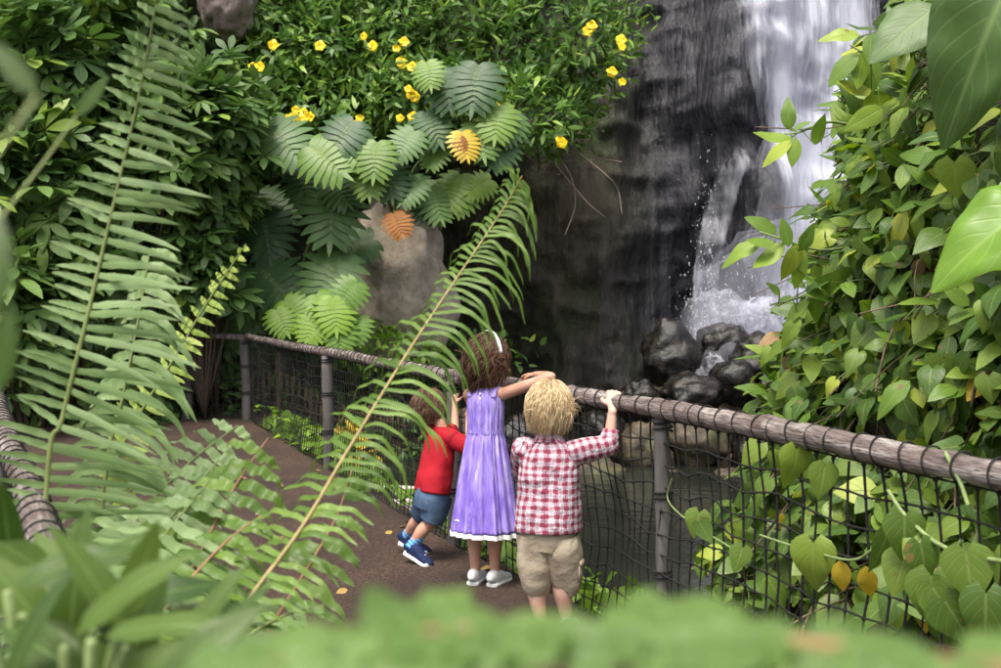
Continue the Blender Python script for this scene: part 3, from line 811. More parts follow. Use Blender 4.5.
def hanging_roots():
    base = at(560, 150, 14.8)
    mb = MB()
    for pts in ([(545, 140), (570, 175), (575, 205), (565, 235)], [(540, 145), (572, 185), (590, 205), (606, 218)], [(560, 150), (596, 158), (622, 162)], [(520, 150), (545, 170), (560, 175)], [(575, 150), (606, 175), (618, 190), (622, 215)], [(505, 150), (540, 163), (575, 160), (600, 170)]):
        tube(mb, catmull([at(x, y, 14.9 + .25 * math.sin(i * 2 + x)) for i, (x, y) in enumerate(pts)], 16), np.linspace(.014, .006, 16), 5)
    tag(mb.build('hanging_roots', M['root'], None, base), 'pale dry roots hanging down the bare rock below the hedge', 'roots')
hanging_roots()
shrub('small_bush', 'small shaded leafy bush seen behind the corner of the far fence', 'shrub', at(150, 360, 14.2), (.7, .5, .5), 420, 'oval', .2, 'palm_leaf', None, None)
shrub('small_bush', 'leafy bush with pale tips behind the far left edge of the path', 'shrub', at(75, 372, 12.9), (.9, .5, .6), 520, 'oval', .24, 'palm_leaf', None, None)
shrub('small_bush', 'yellow-green bush behind the netting at the far bend', 'shrub', at(252, 385, 15.0), (.9, .4, .45), 480, 'oval', .14, 'lime', None, None, inner=.3)
shrub('small_bush', 'bright leafy bush behind the net below the pale boulder', 'shrub', at(380, 350, 14.7), (.8, .4, .35), 380, 'oval', .15, 'lime', None, None)
shrub('small_bush', 'dark bush behind the net left of the small child', 'shrub', at(345, 400, 14.9), (.9, .4, .5), 380, 'oval', .16, 'palm_leaf', None, None)
shrub('small_bush', 'dark mossy bush behind the girl at the foot of the cliff', 'shrub', at(455, 355, 15.6), (.9, .35, .45), 320, 'oval', .13, 'hedge_leaf', None, None)
shrub('yellow_plant', 'low plant with orange-yellow leaves behind the net by the basin', 'plant', at(352, 452, 10.9), (.22, .2, .25), 60, 'oval', .15, 'yellowed', None, None, inner=.2)


shrub('small_bush', 'dark leafy bush behind the corner post of the far fence', 'shrub', at(205, 335, 14.3), (.7, .4, .65), 420, 'oval', .2, 'palm_leaf', None, None)
def litter():
    pts = [(-.75, 5.4), (-1.1, 6.3), (-.35, 5.05), (-1.6, 7.4), (-.9, 4.4), (-1.25, 8.2), (-.62, 6.9), (-2.2, 8.8)]
    while len(pts) < 30:
        y = rng.uniform(3.5, 11.5); e = rng.random() ** 2; xr = float(np.interp(y, RF[:, 1], RF[:, 0])); pts.append((xr - .08 - 2.2 * e, y))
    for k, (x, y) in enumerate(pts):
        mb = MB(); put(mb, 'oval', A(x, y, .018), A(*rng.normal(size=2), .05), A(0, 0, 1) + rng.normal(size=3) * .25, .05 + .06 * rng.random(), rng.random() * .9)
        o = mb.build('fallen_leaf', M['dead'], None, A(x, y, .01))
        tag(o, 'dry brown leaf fallen on the gravel path', 'leaf', 'dry leaves fallen on the path')
litter()

# ------------------------------------------------------------------ rope net fences
def resample(P, step):
    P = np.asarray(P, float); L = np.concatenate([[0], np.cumsum(np.linalg.norm(np.diff(P, axis=0), axis=1))])
    n = int(L[-1] / step) + 2; q = np.linspace(0, L[-1], n)
    return np.stack([np.interp(q, L, P[:, k]) for k in range(P.shape[1])], -1)

def rope_fence(name, label, line, posts, rails, seed, rr=.038, zbase=None):
    """line: xy polyline; posts: xy list; rails: list of polylines (x,y,z)"""
    base = A(line[0][0], line[0][1], 0)
    root = thing(name, base, label, 'fence')
    for rl in rails:
        mb = MB(); P = resample(catmull(rl, 40), .06)
        n = len(P); r = rr * (1 + .1 * fbm(np.stack([np.arange(n) * .11, np.full(n, seed), np.zeros(n)], -1), 3))
        P = P + .018 * np.stack([fbm(np.stack([np.arange(n) * .07, np.full(n, seed + k), np.zeros(n)], -1), 2) for k in (1, 5, 9)], -1)
        tube(mb, P, r, 18, True, ref=A(0, 0, 1), seam=True, bump=.012)
        mb.build('rail', M['log'], root, base)
        mb = MB(); Q = resample(P, .11); CO = []
        for i in range(1, len(Q) - 1):
            d = nrmz(Q[i + 1] - Q[i]); s = nrmz(np.cross(d, A(0, 0, 1))); u = np.cross(s, d)
            c = Q[i] + d * rng.normal() * .012
            a = np.linspace(0, 2 * np.pi, 17) - np.pi / 2; tl = .22 + .12 * rng.normal()
            ring = c + (rr + .004) * (np.cos(a)[:, None] * s + np.sin(a)[:, None] * u) + (np.sin(a + .6) * rr * tl)[:, None] * d
            CO.append(ring)
        tube(mb, np.vstack(CO), .0031 if rr > .035 else .0024, 5, False, ref=A(0, 0, 1))
        mb.build('lashing', M['rope'], root, base)
    for (x, y, r, lean) in posts:
        mb = MB(); z = np.linspace(-.5, .965, 14)
        P = np.stack([x + lean * (z - .5) + .006 * np.sin(z * 5), y + 0 * z, z], -1)
        tube(mb, P, r * (1 + .07 * np.sin(z * 4 + x)), 14, True, bump=.01)
        p = mb.build('post', M['post'], root, base)
        for zz in (.9, .62, .3):
            mb = MB(); a = np.linspace(0, 4 * np.pi, 30)
            tube(mb, np.stack([x + lean * (zz - .5) + (r + .006) * np.cos(a), y + (r + .006) * np.sin(a), zz + .01 * a / 3], -1), .005, 5, False)
            mb.build('rope_tie', M['rope'], p, base)
    mb = MB(); Q = resample(line, .076); n = len(Q)
    T_ = nrmz(np.gradient(Q, axis=0)); Nn = np.stack([-T_[:, 1], T_[:, 0]], -1)
    zs = np.linspace(.95, .0, 12)
    ii, zz = np.meshgrid(np.arange(n), zs, indexing='ij')
    nz1 = fbm(np.stack([ii * .23, zz * 3, zz * 0 + seed], -1), 3); nz2 = fbm(np.stack([ii * .2, zz * 2.5, zz * 0 + seed + 7], -1), 3)
    nz3 = fbm(np.stack([ii * .35, zz * 4, zz * 0 + seed + 17], -1), 3)
    G = np.zeros((n, len(zs), 3))
    sag = np.sin(np.pi * zz / .95)
    G[..., :2] = Q[ii] + T_[ii] * (nz1 * .05)[..., None] + Nn[ii] * (.04 * nz2 - .025 * sag)[..., None]
    G[..., 2] = zz + nz3 * .045 * np.minimum(1, sag * 2) - .02 * sag
    G[..., 2] = np.maximum(G[..., 2], .012)
    for i in range(n):
        tube(mb, catmull(G[i], 26), .0032 + .0012 * rng.random(), 5, False)
    for k in range(1, len(zs)):
        tube(mb, catmull(G[:, k], n * 2), .0036, 5, False)
    K = G.reshape(-1, 3)[rng.random(n * len(zs)) < .85]
    for p in K:
        if p[1] < 7: ellip(mb, p, (.0078, .0078, .008), None, 6, 4)
    mb.build('netting', M['net'], root, base)
    return root

ln = [(x, y) for x, y in RF[:-1]] + [(-3.05, 13.4), (-3.8, 13.55)]
near = [(x, y, 1.0) for x, y in RF[:6]]
near = [(1.72, 1.15, 1.0)] + near[1:] + [(-.33, 6.58, 1.0)]
far = [(-.23, 6.33, .985), (-.9, 8.0, .995), (-1.44, 9.35, 1.0), (-3.05, 13.4, 1.0)]
end = [(-2.98, 13.38, .99), (-3.4, 13.48, 1.0), (-3.9, 13.56, 1.02)]
rope_fence('rope_net_fence', 'long log-railed rope net fence that the three children lean on', ln,
           [(.655, 4.46, .031, 0), (-.27, 6.47, .042, 0), (-1.46, 9.38, .045, 0), (-3.08, 13.42, .058, -.02), (-3.82, 13.56, .07, .03), (1.45, 2.0, .034, 0)], [near, far, end], 3)
lp = [(LFx(y), y) for y in (1.72, 2.3, 3.2, 4.4, 5.8, 7.2, 8.3)]
rope_fence('rope_net_fence', 'short rope net fence with a pale log rail at the lower left edge', lp,
           [(LFx(1.75) + .02, 1.75, .04, 0), (LFx(4.3), 4.3, .04, 0), (LFx(7.4), 7.4, .04, 0)], [[(x, y, 1.0) for x, y in lp]], 9, .033)

def pickets():
    base = A(-3.1, 14.3, 0); root = thing('bamboo_fence', base, 'low fence of upright bamboo slats behind the far end of the net', 'fence')
    mb = MB()
    xs = np.arange(-3.35, -1.2, .075)
    for x in xs:
        h = .33 + .05 * rng.random(); z0 = float(terrain_h(x, 14.3)) - .05
        tube(mb, np.array([(x + .01 * rng.normal(), 14.3, z0), (x + .012 * rng.normal(), 14.3, z0 + h + .05)]), .024, 7)
    mb.build('slats', M['slat'], root, base)
    mb = MB()
    for dz in (.1, .26):
        z = terrain_h(A(-3.4, -1.2), A(14.26, 14.26)); tube(mb, np.array([(-3.4, 14.26, z[0] + dz), (-1.2, 14.26, z[1] + dz)]), .014, 6)
    mb.build('crossbar', M['slat'], root, base)
    x, y, z = at(278, 395, 14.0); z0 = float(terrain_h(x, y))
    mb = MB(); tube(mb, np.array([(x, y, z0 - .1), (x + .01, y, z0 + .35), (x, y, z0 + .78)]), .03, 10, bump=.01)
    tag(mb.build('wooden_stake', M['slat'], None, (x, y, z0)), 'thin bare wooden stake standing by itself beyond the bamboo slats', 'stake')
pickets()

def sign_board():
    c = at(208, 368, 14.3); z0 = float(terrain_h(c[0], c[1]))
    root = thing('information_board', (c[0], c[1], z0), 'small blue board on a post seen through the net at the far bend', 'sign')
    base = A(c[0], c[1], z0)
    mb = MB(); boxm(mb, c, (.13, .015, .2)); mb.build('panel', M['sign_blue'], root, base)
    mb = MB(); boxm(mb, c + A(.01, -.019, -.06), (.1, .003, .014)); boxm(mb, c + A(0, -.019, .05), (.05, .003, .04)); mb.build('pale_marking', M['white'], root, base)
    mb = MB(); tube(mb, np.array([(c[0], c[1] + .03, z0 - .2), (c[0], c[1] + .03, c[2] + .1)]), .025, 8); mb.build('post', M['post'], root, base)
sign_board()

def basin():
    c = at(392, 492, 8.9); z0 = c[2] - .12
    root = thing('stone_basin', (c[0], c[1], z0), 'low pale stone basin with a dark hollow beside the net near the small child', 'basin')
    base = A(c[0], c[1], z0)
    mb = MB()
    prof = [(.1, -.6), (.45, -.6), (.42, 0), (.44, .09), (.42, .115), (.35, .115), (.32, .1), (.3, .03), (.0, .02)]
    a = np.linspace(0, 2 * np.pi, 40, endpoint=False)
    V = np.array([[(r * 1.1 * math.cos(t) + c[0], r * math.sin(t) * .8 + c[1], z0 + z) for t in a] for r, z in prof])
    V = V + .015 * fbm(V * 6, 3)[..., None]
    mb.add(V.reshape(-1, 3), gridf(len(prof), 40, True)); mb.build('bowl', M['basin'], root, base)
    mb = MB(); ellip(mb, (c[0], c[1], z0 + .085), (.34, .25, .015), None, 24, 8); mb.build('water', M['tan_lining'], root, base)
    # pale slab beneath
    mb = MB(); p = at(360, 500, 8.9)
    boxm(mb, A(p[0] - .25, p[1] + .25, z0 - .36), (.75, .5, .35), rotz(.35))
    o = mb.build('stone_slab', M['basin'], None, A(p[0] - .25, p[1] + .25, z0 - .7)); tag(o, 'pale flat stone slab beyond the net left of the basin', 'slab')
basin()

# ------------------------------------------------------------------ right bank
BL = np.array([(4.6, .6), (3.3, 1.6), (2.62, 2.75), (2.12, 4.0), (1.84, 5.2), (1.93, 5.9), (2.4, 6.6), (3.4, 7.2), (6, 8.0)])
def bank_surface(nu=170, nv=90):
    L = catmull(BL, nu); T_ = nrmz(np.gradient(L, axis=0)); Nn = np.stack([-T_[:, 1], T_[:, 0]], -1)
    if Nn[nu // 2, 0] > 0: Nn = -Nn
    zk = [-.9, -.45, .1, .7, 1.5, 2.4, 3.3, 3.9]; ok = [1.0, .8, .5, .28, .12, -.02, -.4, -1.0]
    z = np.linspace(-.9, 3.9, nv); o = np.interp(z, zk, ok)
    P = np.zeros((nv, nu, 3)); P[..., :2] = L[None] + Nn[None] * o[:, None, None]; P[..., 2] = z[:, None]
    d = .26 * fbm(P * 1.1 + 4, 4) + .08 * fbm(P * 4, 3)
    P[..., :2] += Nn[None] * d[..., None]
    du = np.gradient(P, axis=1); dv = np.gradient(P, axis=0)
    N3 = nrmz(np.cross(du, dv)); s = np.sign((N3[..., :2] * Nn[None]).sum(-1)); N3 = N3 * s[..., None]
    return P, N3
BP, BN = bank_surface()
def bank():
    mb = MB(); mb.add(BP, gridf(BP.shape[0], BP.shape[1]))
    top = BP[-1]; back = top + A(5, 3.5, .4)
    mb.add(np.concatenate([top, back]), gridf(2, BP.shape[1]))
    tag(mb.build('bank', M['soil']), kind='structure')
bank()
bp, bn = BP.reshape(-1, 3), BN.reshape(-1, 3)
bqx, bqy = proj(bp)
vis = ((bn * (A(0, 0, CAMZ) - bp)).sum(-1) > -.4) & (bp[:, 1] > 1.2)

def dead_stems():
    mb = MB()
    ids = np.where(vis & (bqx > 815) & (bqx < 1080) & (bqy > -60) & (bqy < 680))[0]
    for k in rng.choice(ids, 420):
        p = bp[k] + bn[k] * rng.uniform(.0, .12)
        d = nrmz(A(0, 0, -1) + rng.normal(size=3) * .45); l = rng.uniform(.2, .6)
        q = p + d * l + bn[k] * rng.uniform(-.02, .1)
        tube(mb, catmull([p, (p + q) / 2 + rng.normal(size=3) * .04, q], 7), rng.uniform(.002, .006), 4, False)
    t = plain('dry_stem', (.16, .11, .07), .85, .5, 30)
    tag(mb.build('dead_stems', t), 'tangle of dry brown stems hanging under the leaves of the right bank', 'dead stems', kind='stuff')
dead_stems()

def patch(name, label, cat, px, py, rx, ry, n, key, size, mat, group=None, lift=(.02, .22), down=.8, stems=6, dead=0, yel=0, sx=None, nup=.35):
    w = ((bqx - px) / rx) ** 2 + ((bqy - py) / ry) ** 2
    ids = np.where(vis & (w < 1))[0]
    if len(ids) == 0: raise ValueError(label)
    ctr = bp[ids].mean(0); k0 = ids[np.argmin(((bp[ids] - ctr) ** 2).sum(-1))]
    base = bp[k0]
    root = thing(name, base, label, cat, group)
    # area weights: choose by projected pixel spread
    depth = bp[ids][:, 1]; wt = 1 / np.maximum(depth, 1) ** 1.0
    k = rng.choice(ids, n, True, wt / wt.sum())
    P = bp[k] + bn[k] * rng.uniform(*lift, n)[:, None] + rng.normal(size=(n, 3)) * .03
    tocam = nrmz(A(0, 0, 1.7) - P)
    d = A(0, 0, -1) * down + bn[k] * .35 + rdir(n) * .75
    nn = bn[k] * .55 + tocam * .35 + A(0, 0, 1) * nup + rdir(n) * .45
    sz = size * (.55 + .75 * rng.random(n))
    rnd = np.clip(rng.random(n) ** 1.3 * .9, 0, .92); rnd[rng.random(n) < .05] = .99
    mb = MB(); put(mb, key, P, d, nn, sz, rnd, sx); mb.build('foliage', M[mat], root, base)
    sb = MB()
    for q in range(n):
        if rng.random() < .55:
            j = k[q]; e = bp[j] + bn[j] * .01 + A(0, 0, .06) + rng.normal(size=3) * .05
            tube(sb, catmull([P[q], (P[q] + e) / 2 + A(0, 0, .03), e], 5), .0028, 4, False)
    for q in range(stems):
        a, b = rng.choice(ids, 2); m_ = rng.choice(ids)
        tube(sb, catmull([bp[a] + bn[a] * .05, bp[m_] + bn[m_] * .12, bp[b] + bn[b] * .05], 12), rng.uniform(.004, .008), 5, False)
    sb.build('stems', M['stem'], root, base)
    for cnt, mt, nm in ((dead, 'dead', 'dead_leaf'), (yel, 'yellowed', 'yellow_leaf')):
        for q in range(cnt):
            j = rng.choice(ids); mb = MB()
            put(mb, 'oval', bp[j] + bn[j] * rng.uniform(.12, .24), A(0, 0, -1) + rng.normal(size=3) * .3, bn[j] + tocam[0] * .6 + rng.normal(size=3) * .4, size * rng.uniform(.8, 1.2), rng.random(), 1.2)
            mb.build(nm, M[mt], root, base)
    return root

GB, GV = 'oval-leaved climbers on the right bank', 'heart-leaved vines on the right bank'
for (px, py, rx, ry, n, dead, lab) in [
    (845, 70, 60, 80, 100, 1, 'oval-leaved climber at the top of the right bank beside the falls'),
    (850, 190, 70, 70, 140, 2, 'oval-leaved climber with browned tips spilling towards the falls'),
    (830, 300, 60, 70, 120, 1, 'oval-leaved climber halfway down the bank edge beside the splash'),
    (815, 390, 55, 55, 100, 2, 'oval-leaved climber low on the bank edge above the log rail'),
    (930, 160, 60, 60, 90, 1, 'oval-leaved climber below the giant drooping leaf'),
    (975, 340, 60, 50, 50, 0, 'bright oval-leaved climber at the right edge below the broad bright leaf')]:
    patch('climbing_bush', lab, 'climber', px + 26, py, rx, ry, int(n * 2.5), 'oval', .135, 'bush', GB, (.03, .24), .2, 6, dead, 1, 1.05, .7)
for (px, py, rx, ry, n, dead, yel, lab) in [
    (880, 270, 70, 60, 70, 1, 1, 'heart-leaved vine in the middle of the right bank'),
    (950, 280, 60, 50, 26, 0, 0, 'sparse heart-leaved vine over dry stems below the broad bright leaf'),
    (880, 370, 70, 55, 70, 1, 2, 'heart-leaved vine with yellowed leaves above the log rail'),
    (960, 400, 60, 50, 40, 0, 1, 'heart-leaved vine over dry stems at the right edge above the rail'),
    (800, 500, 70, 55, 60, 0, 1, 'heart-leaved vine behind the net left of the long green stem'),
    (900, 500, 80, 50, 90, 0, 2, 'heart-leaved vine crowded behind the net under the rail'),
    (960, 570, 70, 60, 60, 0, 1, 'heart-leaved vine low in the right corner behind the net'),
    (800, 590, 80, 40, 50, 0, 0, 'heart-leaved vine trailing at the foot of the bank behind the net'),
    (950, 60, 80, 60, 60, 0, 0, 'heart-leaved vine behind the giant drooping leaf'),
    (1090, 200, 90, 160, 130, 1, 1, 'heart-leaved vine on the near end of the bank above the rail'),
    (1130, 480, 110, 150, 110, 0, 1, 'heart-leaved vine on the near end of the bank behind the net')]:
    patch('heart_leaf_vine', lab, 'vine', px, py, rx, ry, int(n * 2.2), 'heart', .118, 'vine', GV, (.03, .27), .75, 7, dead, yel)

# sprays that reach out over the falls
def spray(label, pts, leaves, Y0, size=.2):
    P = catmull([at(x, y, Y0 + dy) for x, y, dy in pts], 20)
    base = P[0]; root = thing('leafy_branch', base, label, 'branch', 'leafy branches reaching over the falls')
    mb = MB(); tube(mb, P, np.linspace(.008, .004, 20), 6); mb.build('stem', M['stem_pale'], root, base)
    mb = MB()
    for (x, y, ang, sz, rn) in leaves:
        c = at(x, y, Y0 + rng.uniform(-.08, .08)); a = R(ang)
        d = A(math.cos(a), rng.uniform(-.35, .1), math.sin(a)); s = size * sz * .84
        put(mb, 'oval', c - nrmz(d) * s * .5, d, A(0, -.8, .7) + rng.normal(size=3) * .25, s, rn, 1.0)
        j = P[np.argmin(((P - (c - nrmz(d) * s * .5)) ** 2).sum(-1))]
        tube(mb, np.array([j, c - nrmz(d) * s * .48]), .003, 4, False)
    mb.build('foliage', M['bush'], root, base)
spray('leafy branch with a browned tip reaching furthest left over the falls', [(862, 245, .3), (820, 250, .1), (785, 240, 0), (760, 232, 0)],
      [(742, 248, 195, 1.15, .8), (762, 224, 150, .95, .5), (770, 258, 230, 1.1, .9), (786, 232, 100, .8, .4), (792, 262, 250, 1.0, .95), (808, 238, 60, .8, .3), (800, 258, 290, .9, .7), (760, 243, 180, .8, .6)], 4.9)
spray('leafy branch with upright leaves above the split of the falls', [(868, 130, .3), (830, 122, .1), (800, 132, 0), (785, 134, 0)],
      [(772, 139, 185, 1.1, .85), (776, 152, 215, 1.0, .95), (788, 114, 100, .85, .5), (794, 152, 260, .8, .7), (818, 130, 80, .8, .6), (802, 124, 40, .5, .5)], 4.9)
spray('leafy branch at the top with one pale leaf against white water', [(960, 15, .3), (905, 38, .1), (868, 52, 0), (850, 45, 0)],
      [(842, 33, 175, 1.0, .92), (842, 68, 225, 1.1, .5), (858, 72, 250, 1.1, .7), (872, 72, 275, 1.1, .6), (870, 48, 260, .8, .5), (852, 90, 182, 1.1, .97), (865, 118, 210, 1.1, .8)], 4.7)
spray('leafy branch with drooping leaves beside the lower splash', [(860, 270, .3), (820, 290, .1), (790, 300, 0), (770, 305, 0)],
      [(775, 288, 120, .5, .6), (800, 270, 265, 1.0, .9), (795, 310, 215, 1.0, .7), (815, 305, 265, 1.0, .5), (830, 280, 250, 1.0, .6), (790, 330, 230, .9, .8), (778, 345, 200, 1.0, .8)], 5.0)

def big_leaf(label, base, c, d, n, s, mat, stalk, key='broad', name='elephant_ear_plant', sx=1):
    root = thing(name, base, label, 'plant')
    mb = MB(); c = A(*c); p0 = c - nrmz(d) * s * .4
    put(mb, key, p0, A(*d), A(*n), s, .5, sx); mb.build('leaf', M[mat], root, base)
    mb = MB(); tube(mb, catmull([base] + stalk + [p0], 14), np.linspace(.014, .008, 14), 7); mb.build('stalk', M['stem_pale'], root, base)
big_leaf('giant drooping dull green leaf with pale veins at the top right corner', A(2.5, 4.0, 2.1), at(985, 30, 3.7), (-.45, -.1, -.85), (-.35, -1, .4), .52, 'bigleaf', [at(1060, 40, 3.9)])
big_leaf('broad bright green leaf with a wavy rim at the right edge', A(2.5, 3.6, 1.5), at(1000, 222, 3.35), (-.85, -.15, -.32), (-.2, -.75, .8), .36, 'litleaf', [at(1060, 230, 3.5)], sx=1.1)
big_leaf('second dull broad leaf tucked behind the giant leaf', A(2.1, 4.3, 2.0), at(905, 30, 4.4), (-.7, -.1, -.5), (-.1, -.9, .7), .3, 'bigleaf', [at(960, 40, 4.5)])

# vine on the net itself
def net_vine():
    base = at(985, 480, 2.7) - A(0, .06, 0)
    root = thing('net_vine', base, 'heart-leaved vine with a long green stem climbing on the near side of the net', 'vine')
    mb = MB(); lf = MB()
    def on(px, py, off=.05):
        # distance where this pixel meets the fence, a little nearer
        ys = np.linspace(2.2, 8, 400); xs = np.interp(ys, RF[:, 1], RF[:, 0]); q = 500.5 + FP * xs / ys
        y = float(np.interp(-px, -q[::1], ys)) if q[0] < q[-1] else float(np.interp(px, q[::-1], ys[::-1]))
        return at(px, py, y - off)
    for pts, r in (([(945, 452), (960, 482), (968, 505)], .006), ([(888, 490), (905, 515), (940, 545), (985, 558), (1010, 562)], .006), ([(962, 540), (945, 560), (930, 582)], .005), ([(760, 535), (800, 548), (850, 560), (875, 548)], .004), ([(672, 478), (668, 500), (690, 522), (735, 550)], .003)):
        tube(mb, catmull([on(x, y) for x, y in pts], 16), r, 6, False)
    mb.build('stem', M['stem_pale'], root, base)
    for (x, y, a, s, rn) in [(696, 526, 255, .125, .6), (706, 533, 300, .11, .3), (738, 561, 250, .115, .5), (795, 470, 265, .16, .8), (822, 484, 260, .13, .6), (812, 568, 265, .19, .85), (898, 577, 250, .15, .7), (912, 550, 230, .1, .85), (933, 606, 270, .19, .5), (948, 612, 300, .18, .4), (970, 580, 275, .17, .55), (985, 625, 265, .19, .2), (960, 625, 300, .17, .2), (880, 555, 250, .15, .25), (905, 540, 270, .15, .3), (925, 565, 280, .14, .2)]:
        c = on(x, y, .07 + .04 * rng.random()); t = R(a); d = A(math.cos(t), -.15, math.sin(t))
        s *= 1.0
        put(lf, 'heart', c - nrmz(d) * s * .4, d, A(-.25, -1, .3) + rng.normal(size=3) * .3, s * .78, rn)
    lf.build('foliage', M['vine'], root, base)
    for (x, y) in ((840, 560), (866, 566)):
        mb = MB(); put(mb, 'oval', on(x, y), A(.1, 0, -1), A(-.4, -1, .2), .1, .4, 1.2); mb.build('yellow_leaf', M['yellowed'], root, base)
net_vine()

# ------------------------------------------------------------------ ferns in front
def frond(root, base, pts, face, nb, lenL, lenR, width, mat, rmat, droop=.5, fwd=.25, t0=.05, wav=1., r0=.006, sub='frond', lift=0.0, dL=1.0, dens=1.0):
    """pts world points of the midrib; lenL/lenR functions of t; face = side the blade faces"""
    P = catmull(pts, 60); Tn = nrmz(np.gradient(P, axis=0)); L = np.concatenate([[0], np.cumsum(np.linalg.norm(np.diff(P, axis=0), axis=1))]); L /= L[-1]
    mb = MB(); tube(mb, P, np.linspace(r0, r0 * .22, 60), 7)
    fr = mb.build(sub, M[rmat], root, base)
    mb = MB()
    face = np.asarray(face, float)
    for i in range(nb):
        for sd in (-1, 1):
            t = t0 + (1 - t0) * (1 - (1 - np.clip((i + (.5 if sd > 0 else .0) + .18 * rng.normal()) / nb, 0, 1)) ** dens)
            if t >= .995: continue
            p = np.array([np.interp(t, L, P[:, k]) for k in range(3)]); tg = nrmz(np.array([np.interp(t, L, Tn[:, k]) for k in range(3)]))
            s = nrmz(np.cross(tg, face)) * sd; n = nrmz(np.cross(s * sd, tg))
            ln = (lenR if sd > 0 else lenL)(t) * (1 + .1 * rng.normal())
            if ln < .008: continue
            f = fwd(t) if callable(fwd) else fwd
            d = nrmz(s + tg * (f + .08 * rng.normal()) + n * ((.12 if wav > .6 else .02) * rng.normal() + lift))
            dr = (droop(t) if callable(droop) else droop) * (1 + .2 * rng.normal()) * (dL if sd < 0 else 1)
            K = 11; q = p.copy(); V, U = [], []
            w0 = width(t) if callable(width) else width
            ph = rng.random() * 6.28; tw = rng.normal() * .25
            for k in range(K + 1):
                u = k / K
                w = w0 * (.55 + .45 * min(1, u * 6)) * (1 - u ** 2.2) ** .75 + .0006
                wdir = nrmz(tg - d * np.dot(tg, d)); nn = np.cross(wdir, d)
                wdir = wdir * math.cos(tw * u) + nn * math.sin(tw * u)
                wv = wav * w0 * .28 * math.sin(u * 15 + ph)
                sc = 1 + .1 * math.sin(u * 40 + ph)
                for c in (-1, 0, 1):
                    e = .32 * w0 * max(0, 1 - u * 7) if c == 1 else 0
                    V.append(q + wdir * c * (w * sc + e) + nn * (wv + .18 * abs(c) * w)); U.append((.5 + .5 * c, u))
                d = nrmz(d + A(0, 0, -1) * dr / K * (.4 + 1.2 * u)); q = q + d * ln / K
            mb.add(np.array(V), gridf(K + 1, 3), np.array(U), np.clip(.5 + .22 * rng.normal(), 0, 1))
    lf = mb.build('leaflets', M[mat], fr, base)
    return fr

def ppts(lst, Y): return [at(x, y, Y + dy) for x, y, dy in lst]

# tall upright fern
b1 = A(-.95, 2.2, .0)
f1 = thing('sword_fern', b1, 'tall pale green sword fern standing upright at the left edge', 'fern', 'sword ferns in the foreground')
sh = lambda t: min(1, t / .12) * (1 - max(0, (t - .55) / .45) ** 2.0 * .72)
frond(f1, b1, [b1] + ppts([(46, 500, 0), (62, 420, .0), (83, 334, 0), (100, 262, .02), (117, 190, .02), (138, 100, .0), (155, 10, -.06), (164, -50, -.12)], 2.2), (-.25, -1, .15), 58,
      lambda t: .12 * sh(t), lambda t: (.2 + .07 * (1 - t)) * sh(t), .0076, 'fern', 'rachis_green', lambda t: .2 + 2.9 * max(0, .46 - t), .12, .3, 1.3)
frond(f1, b1, [b1 + A(.05, .25, 0)] + ppts([(100, 575, .3), (107, 465, .3), (122, 400, .3), (138, 320, .34), (150, 250, .4)], 2.3), (-.1, -1, .3), 36,
      lambda t: .12 * sh(t), lambda t: .25 * sh(t), .0115, 'fern', 'rachis_green', 1.6, .1, .35)
# small yellow-green frond
b4 = A(-.72, 2.9, .0)
f4 = thing('sword_fern', b4, 'small yellow-green sword fern frond left of the path', 'fern', 'sword ferns in the foreground')
frond(f4, b4, [b4] + ppts([(112, 520, 0), (122, 450, 0), (145, 405, 0), (172, 362, 0), (205, 306, 0), (232, 265, 0), (246, 244, 0)], 3.1), (-.2, -1, .5), 46,
      lambda t: .085 * min(1, (1.08 - t) * 2.2), lambda t: .115 * min(1, (1.08 - t) * 2.4), .0085, 'fern_lime', 'rachis_green', .25, .3, .25)
# arching fern
b2 = A(-.62, 1.75, .0)
f2 = thing('sword_fern', b2, 'arching sword fern whose tip curls over in front of the wet cliff', 'fern', 'sword ferns in the foreground')
frond(f2, b2, [b2, at(200, 690, 1.8)] + ppts([(240, 612, 0), (300, 530, .12), (345, 455, .25), (398, 368, .4), (442, 300, .5), (484, 238, .6), (510, 198, .62), (522, 176, .6)], 1.9), (-.42, -.75, .55), 84,
      lambda t: .19 * (1 - max(0, (t - .4) / .6) ** 1.3 * .6) * (.0 if t < .16 else 1), lambda t: (0 if t < .16 else .135 + .05 * float(sst(.55, .72, t)) - .07 * float(sst(.82, 1, t))), lambda t: .0086 - .005 * t, 'fern_dark', 'rachis', lambda t: .8 + 5.5 * max(0, t - .38), lambda t: .2 + .75 * max(0, t - .3), .1, 2.4, .0052, dL=.8, dens=1.45)
frond(f2, b2, [b2 + A(.03, .1, 0), at(165, 610, 2.1)] + ppts([(190, 572, 0), (214, 525, .05), (240, 478, .12), (268, 438, .2)], 2.2), (-.1, -.8, .7), 27,
      lambda t: .24 * sh(t), lambda t: .2 * sh(t), .0145, 'fern_dark', 'rachis_red', .9, .1, .25, 1.6)
frond(f2, b2, [b2 + A(.1, .0, 0), at(232, 690, 1.95)] + ppts([(262, 640, 0), (300, 580, .1), (335, 520, .2), (352, 470, .25)], 2.1), (-.1, -.6, .9), 20,
      lambda t: .19 * sh(t), lambda t: .18 * sh(t), .013, 'fern_dark', 'rachis_red', .9, .1, .3)
frond(f2, b2, [b2 + A(-.1, .1, 0), at(90, 640, 1.9)] + ppts([(120, 590, 0), (160, 540, .15), (210, 480, .3)], 2.0), (.2, -.6, .9), 19,
      lambda t: .18 * sh(t), lambda t: .22 * sh(t), .014, 'fern', 'rachis_green', .8, .1, .3)

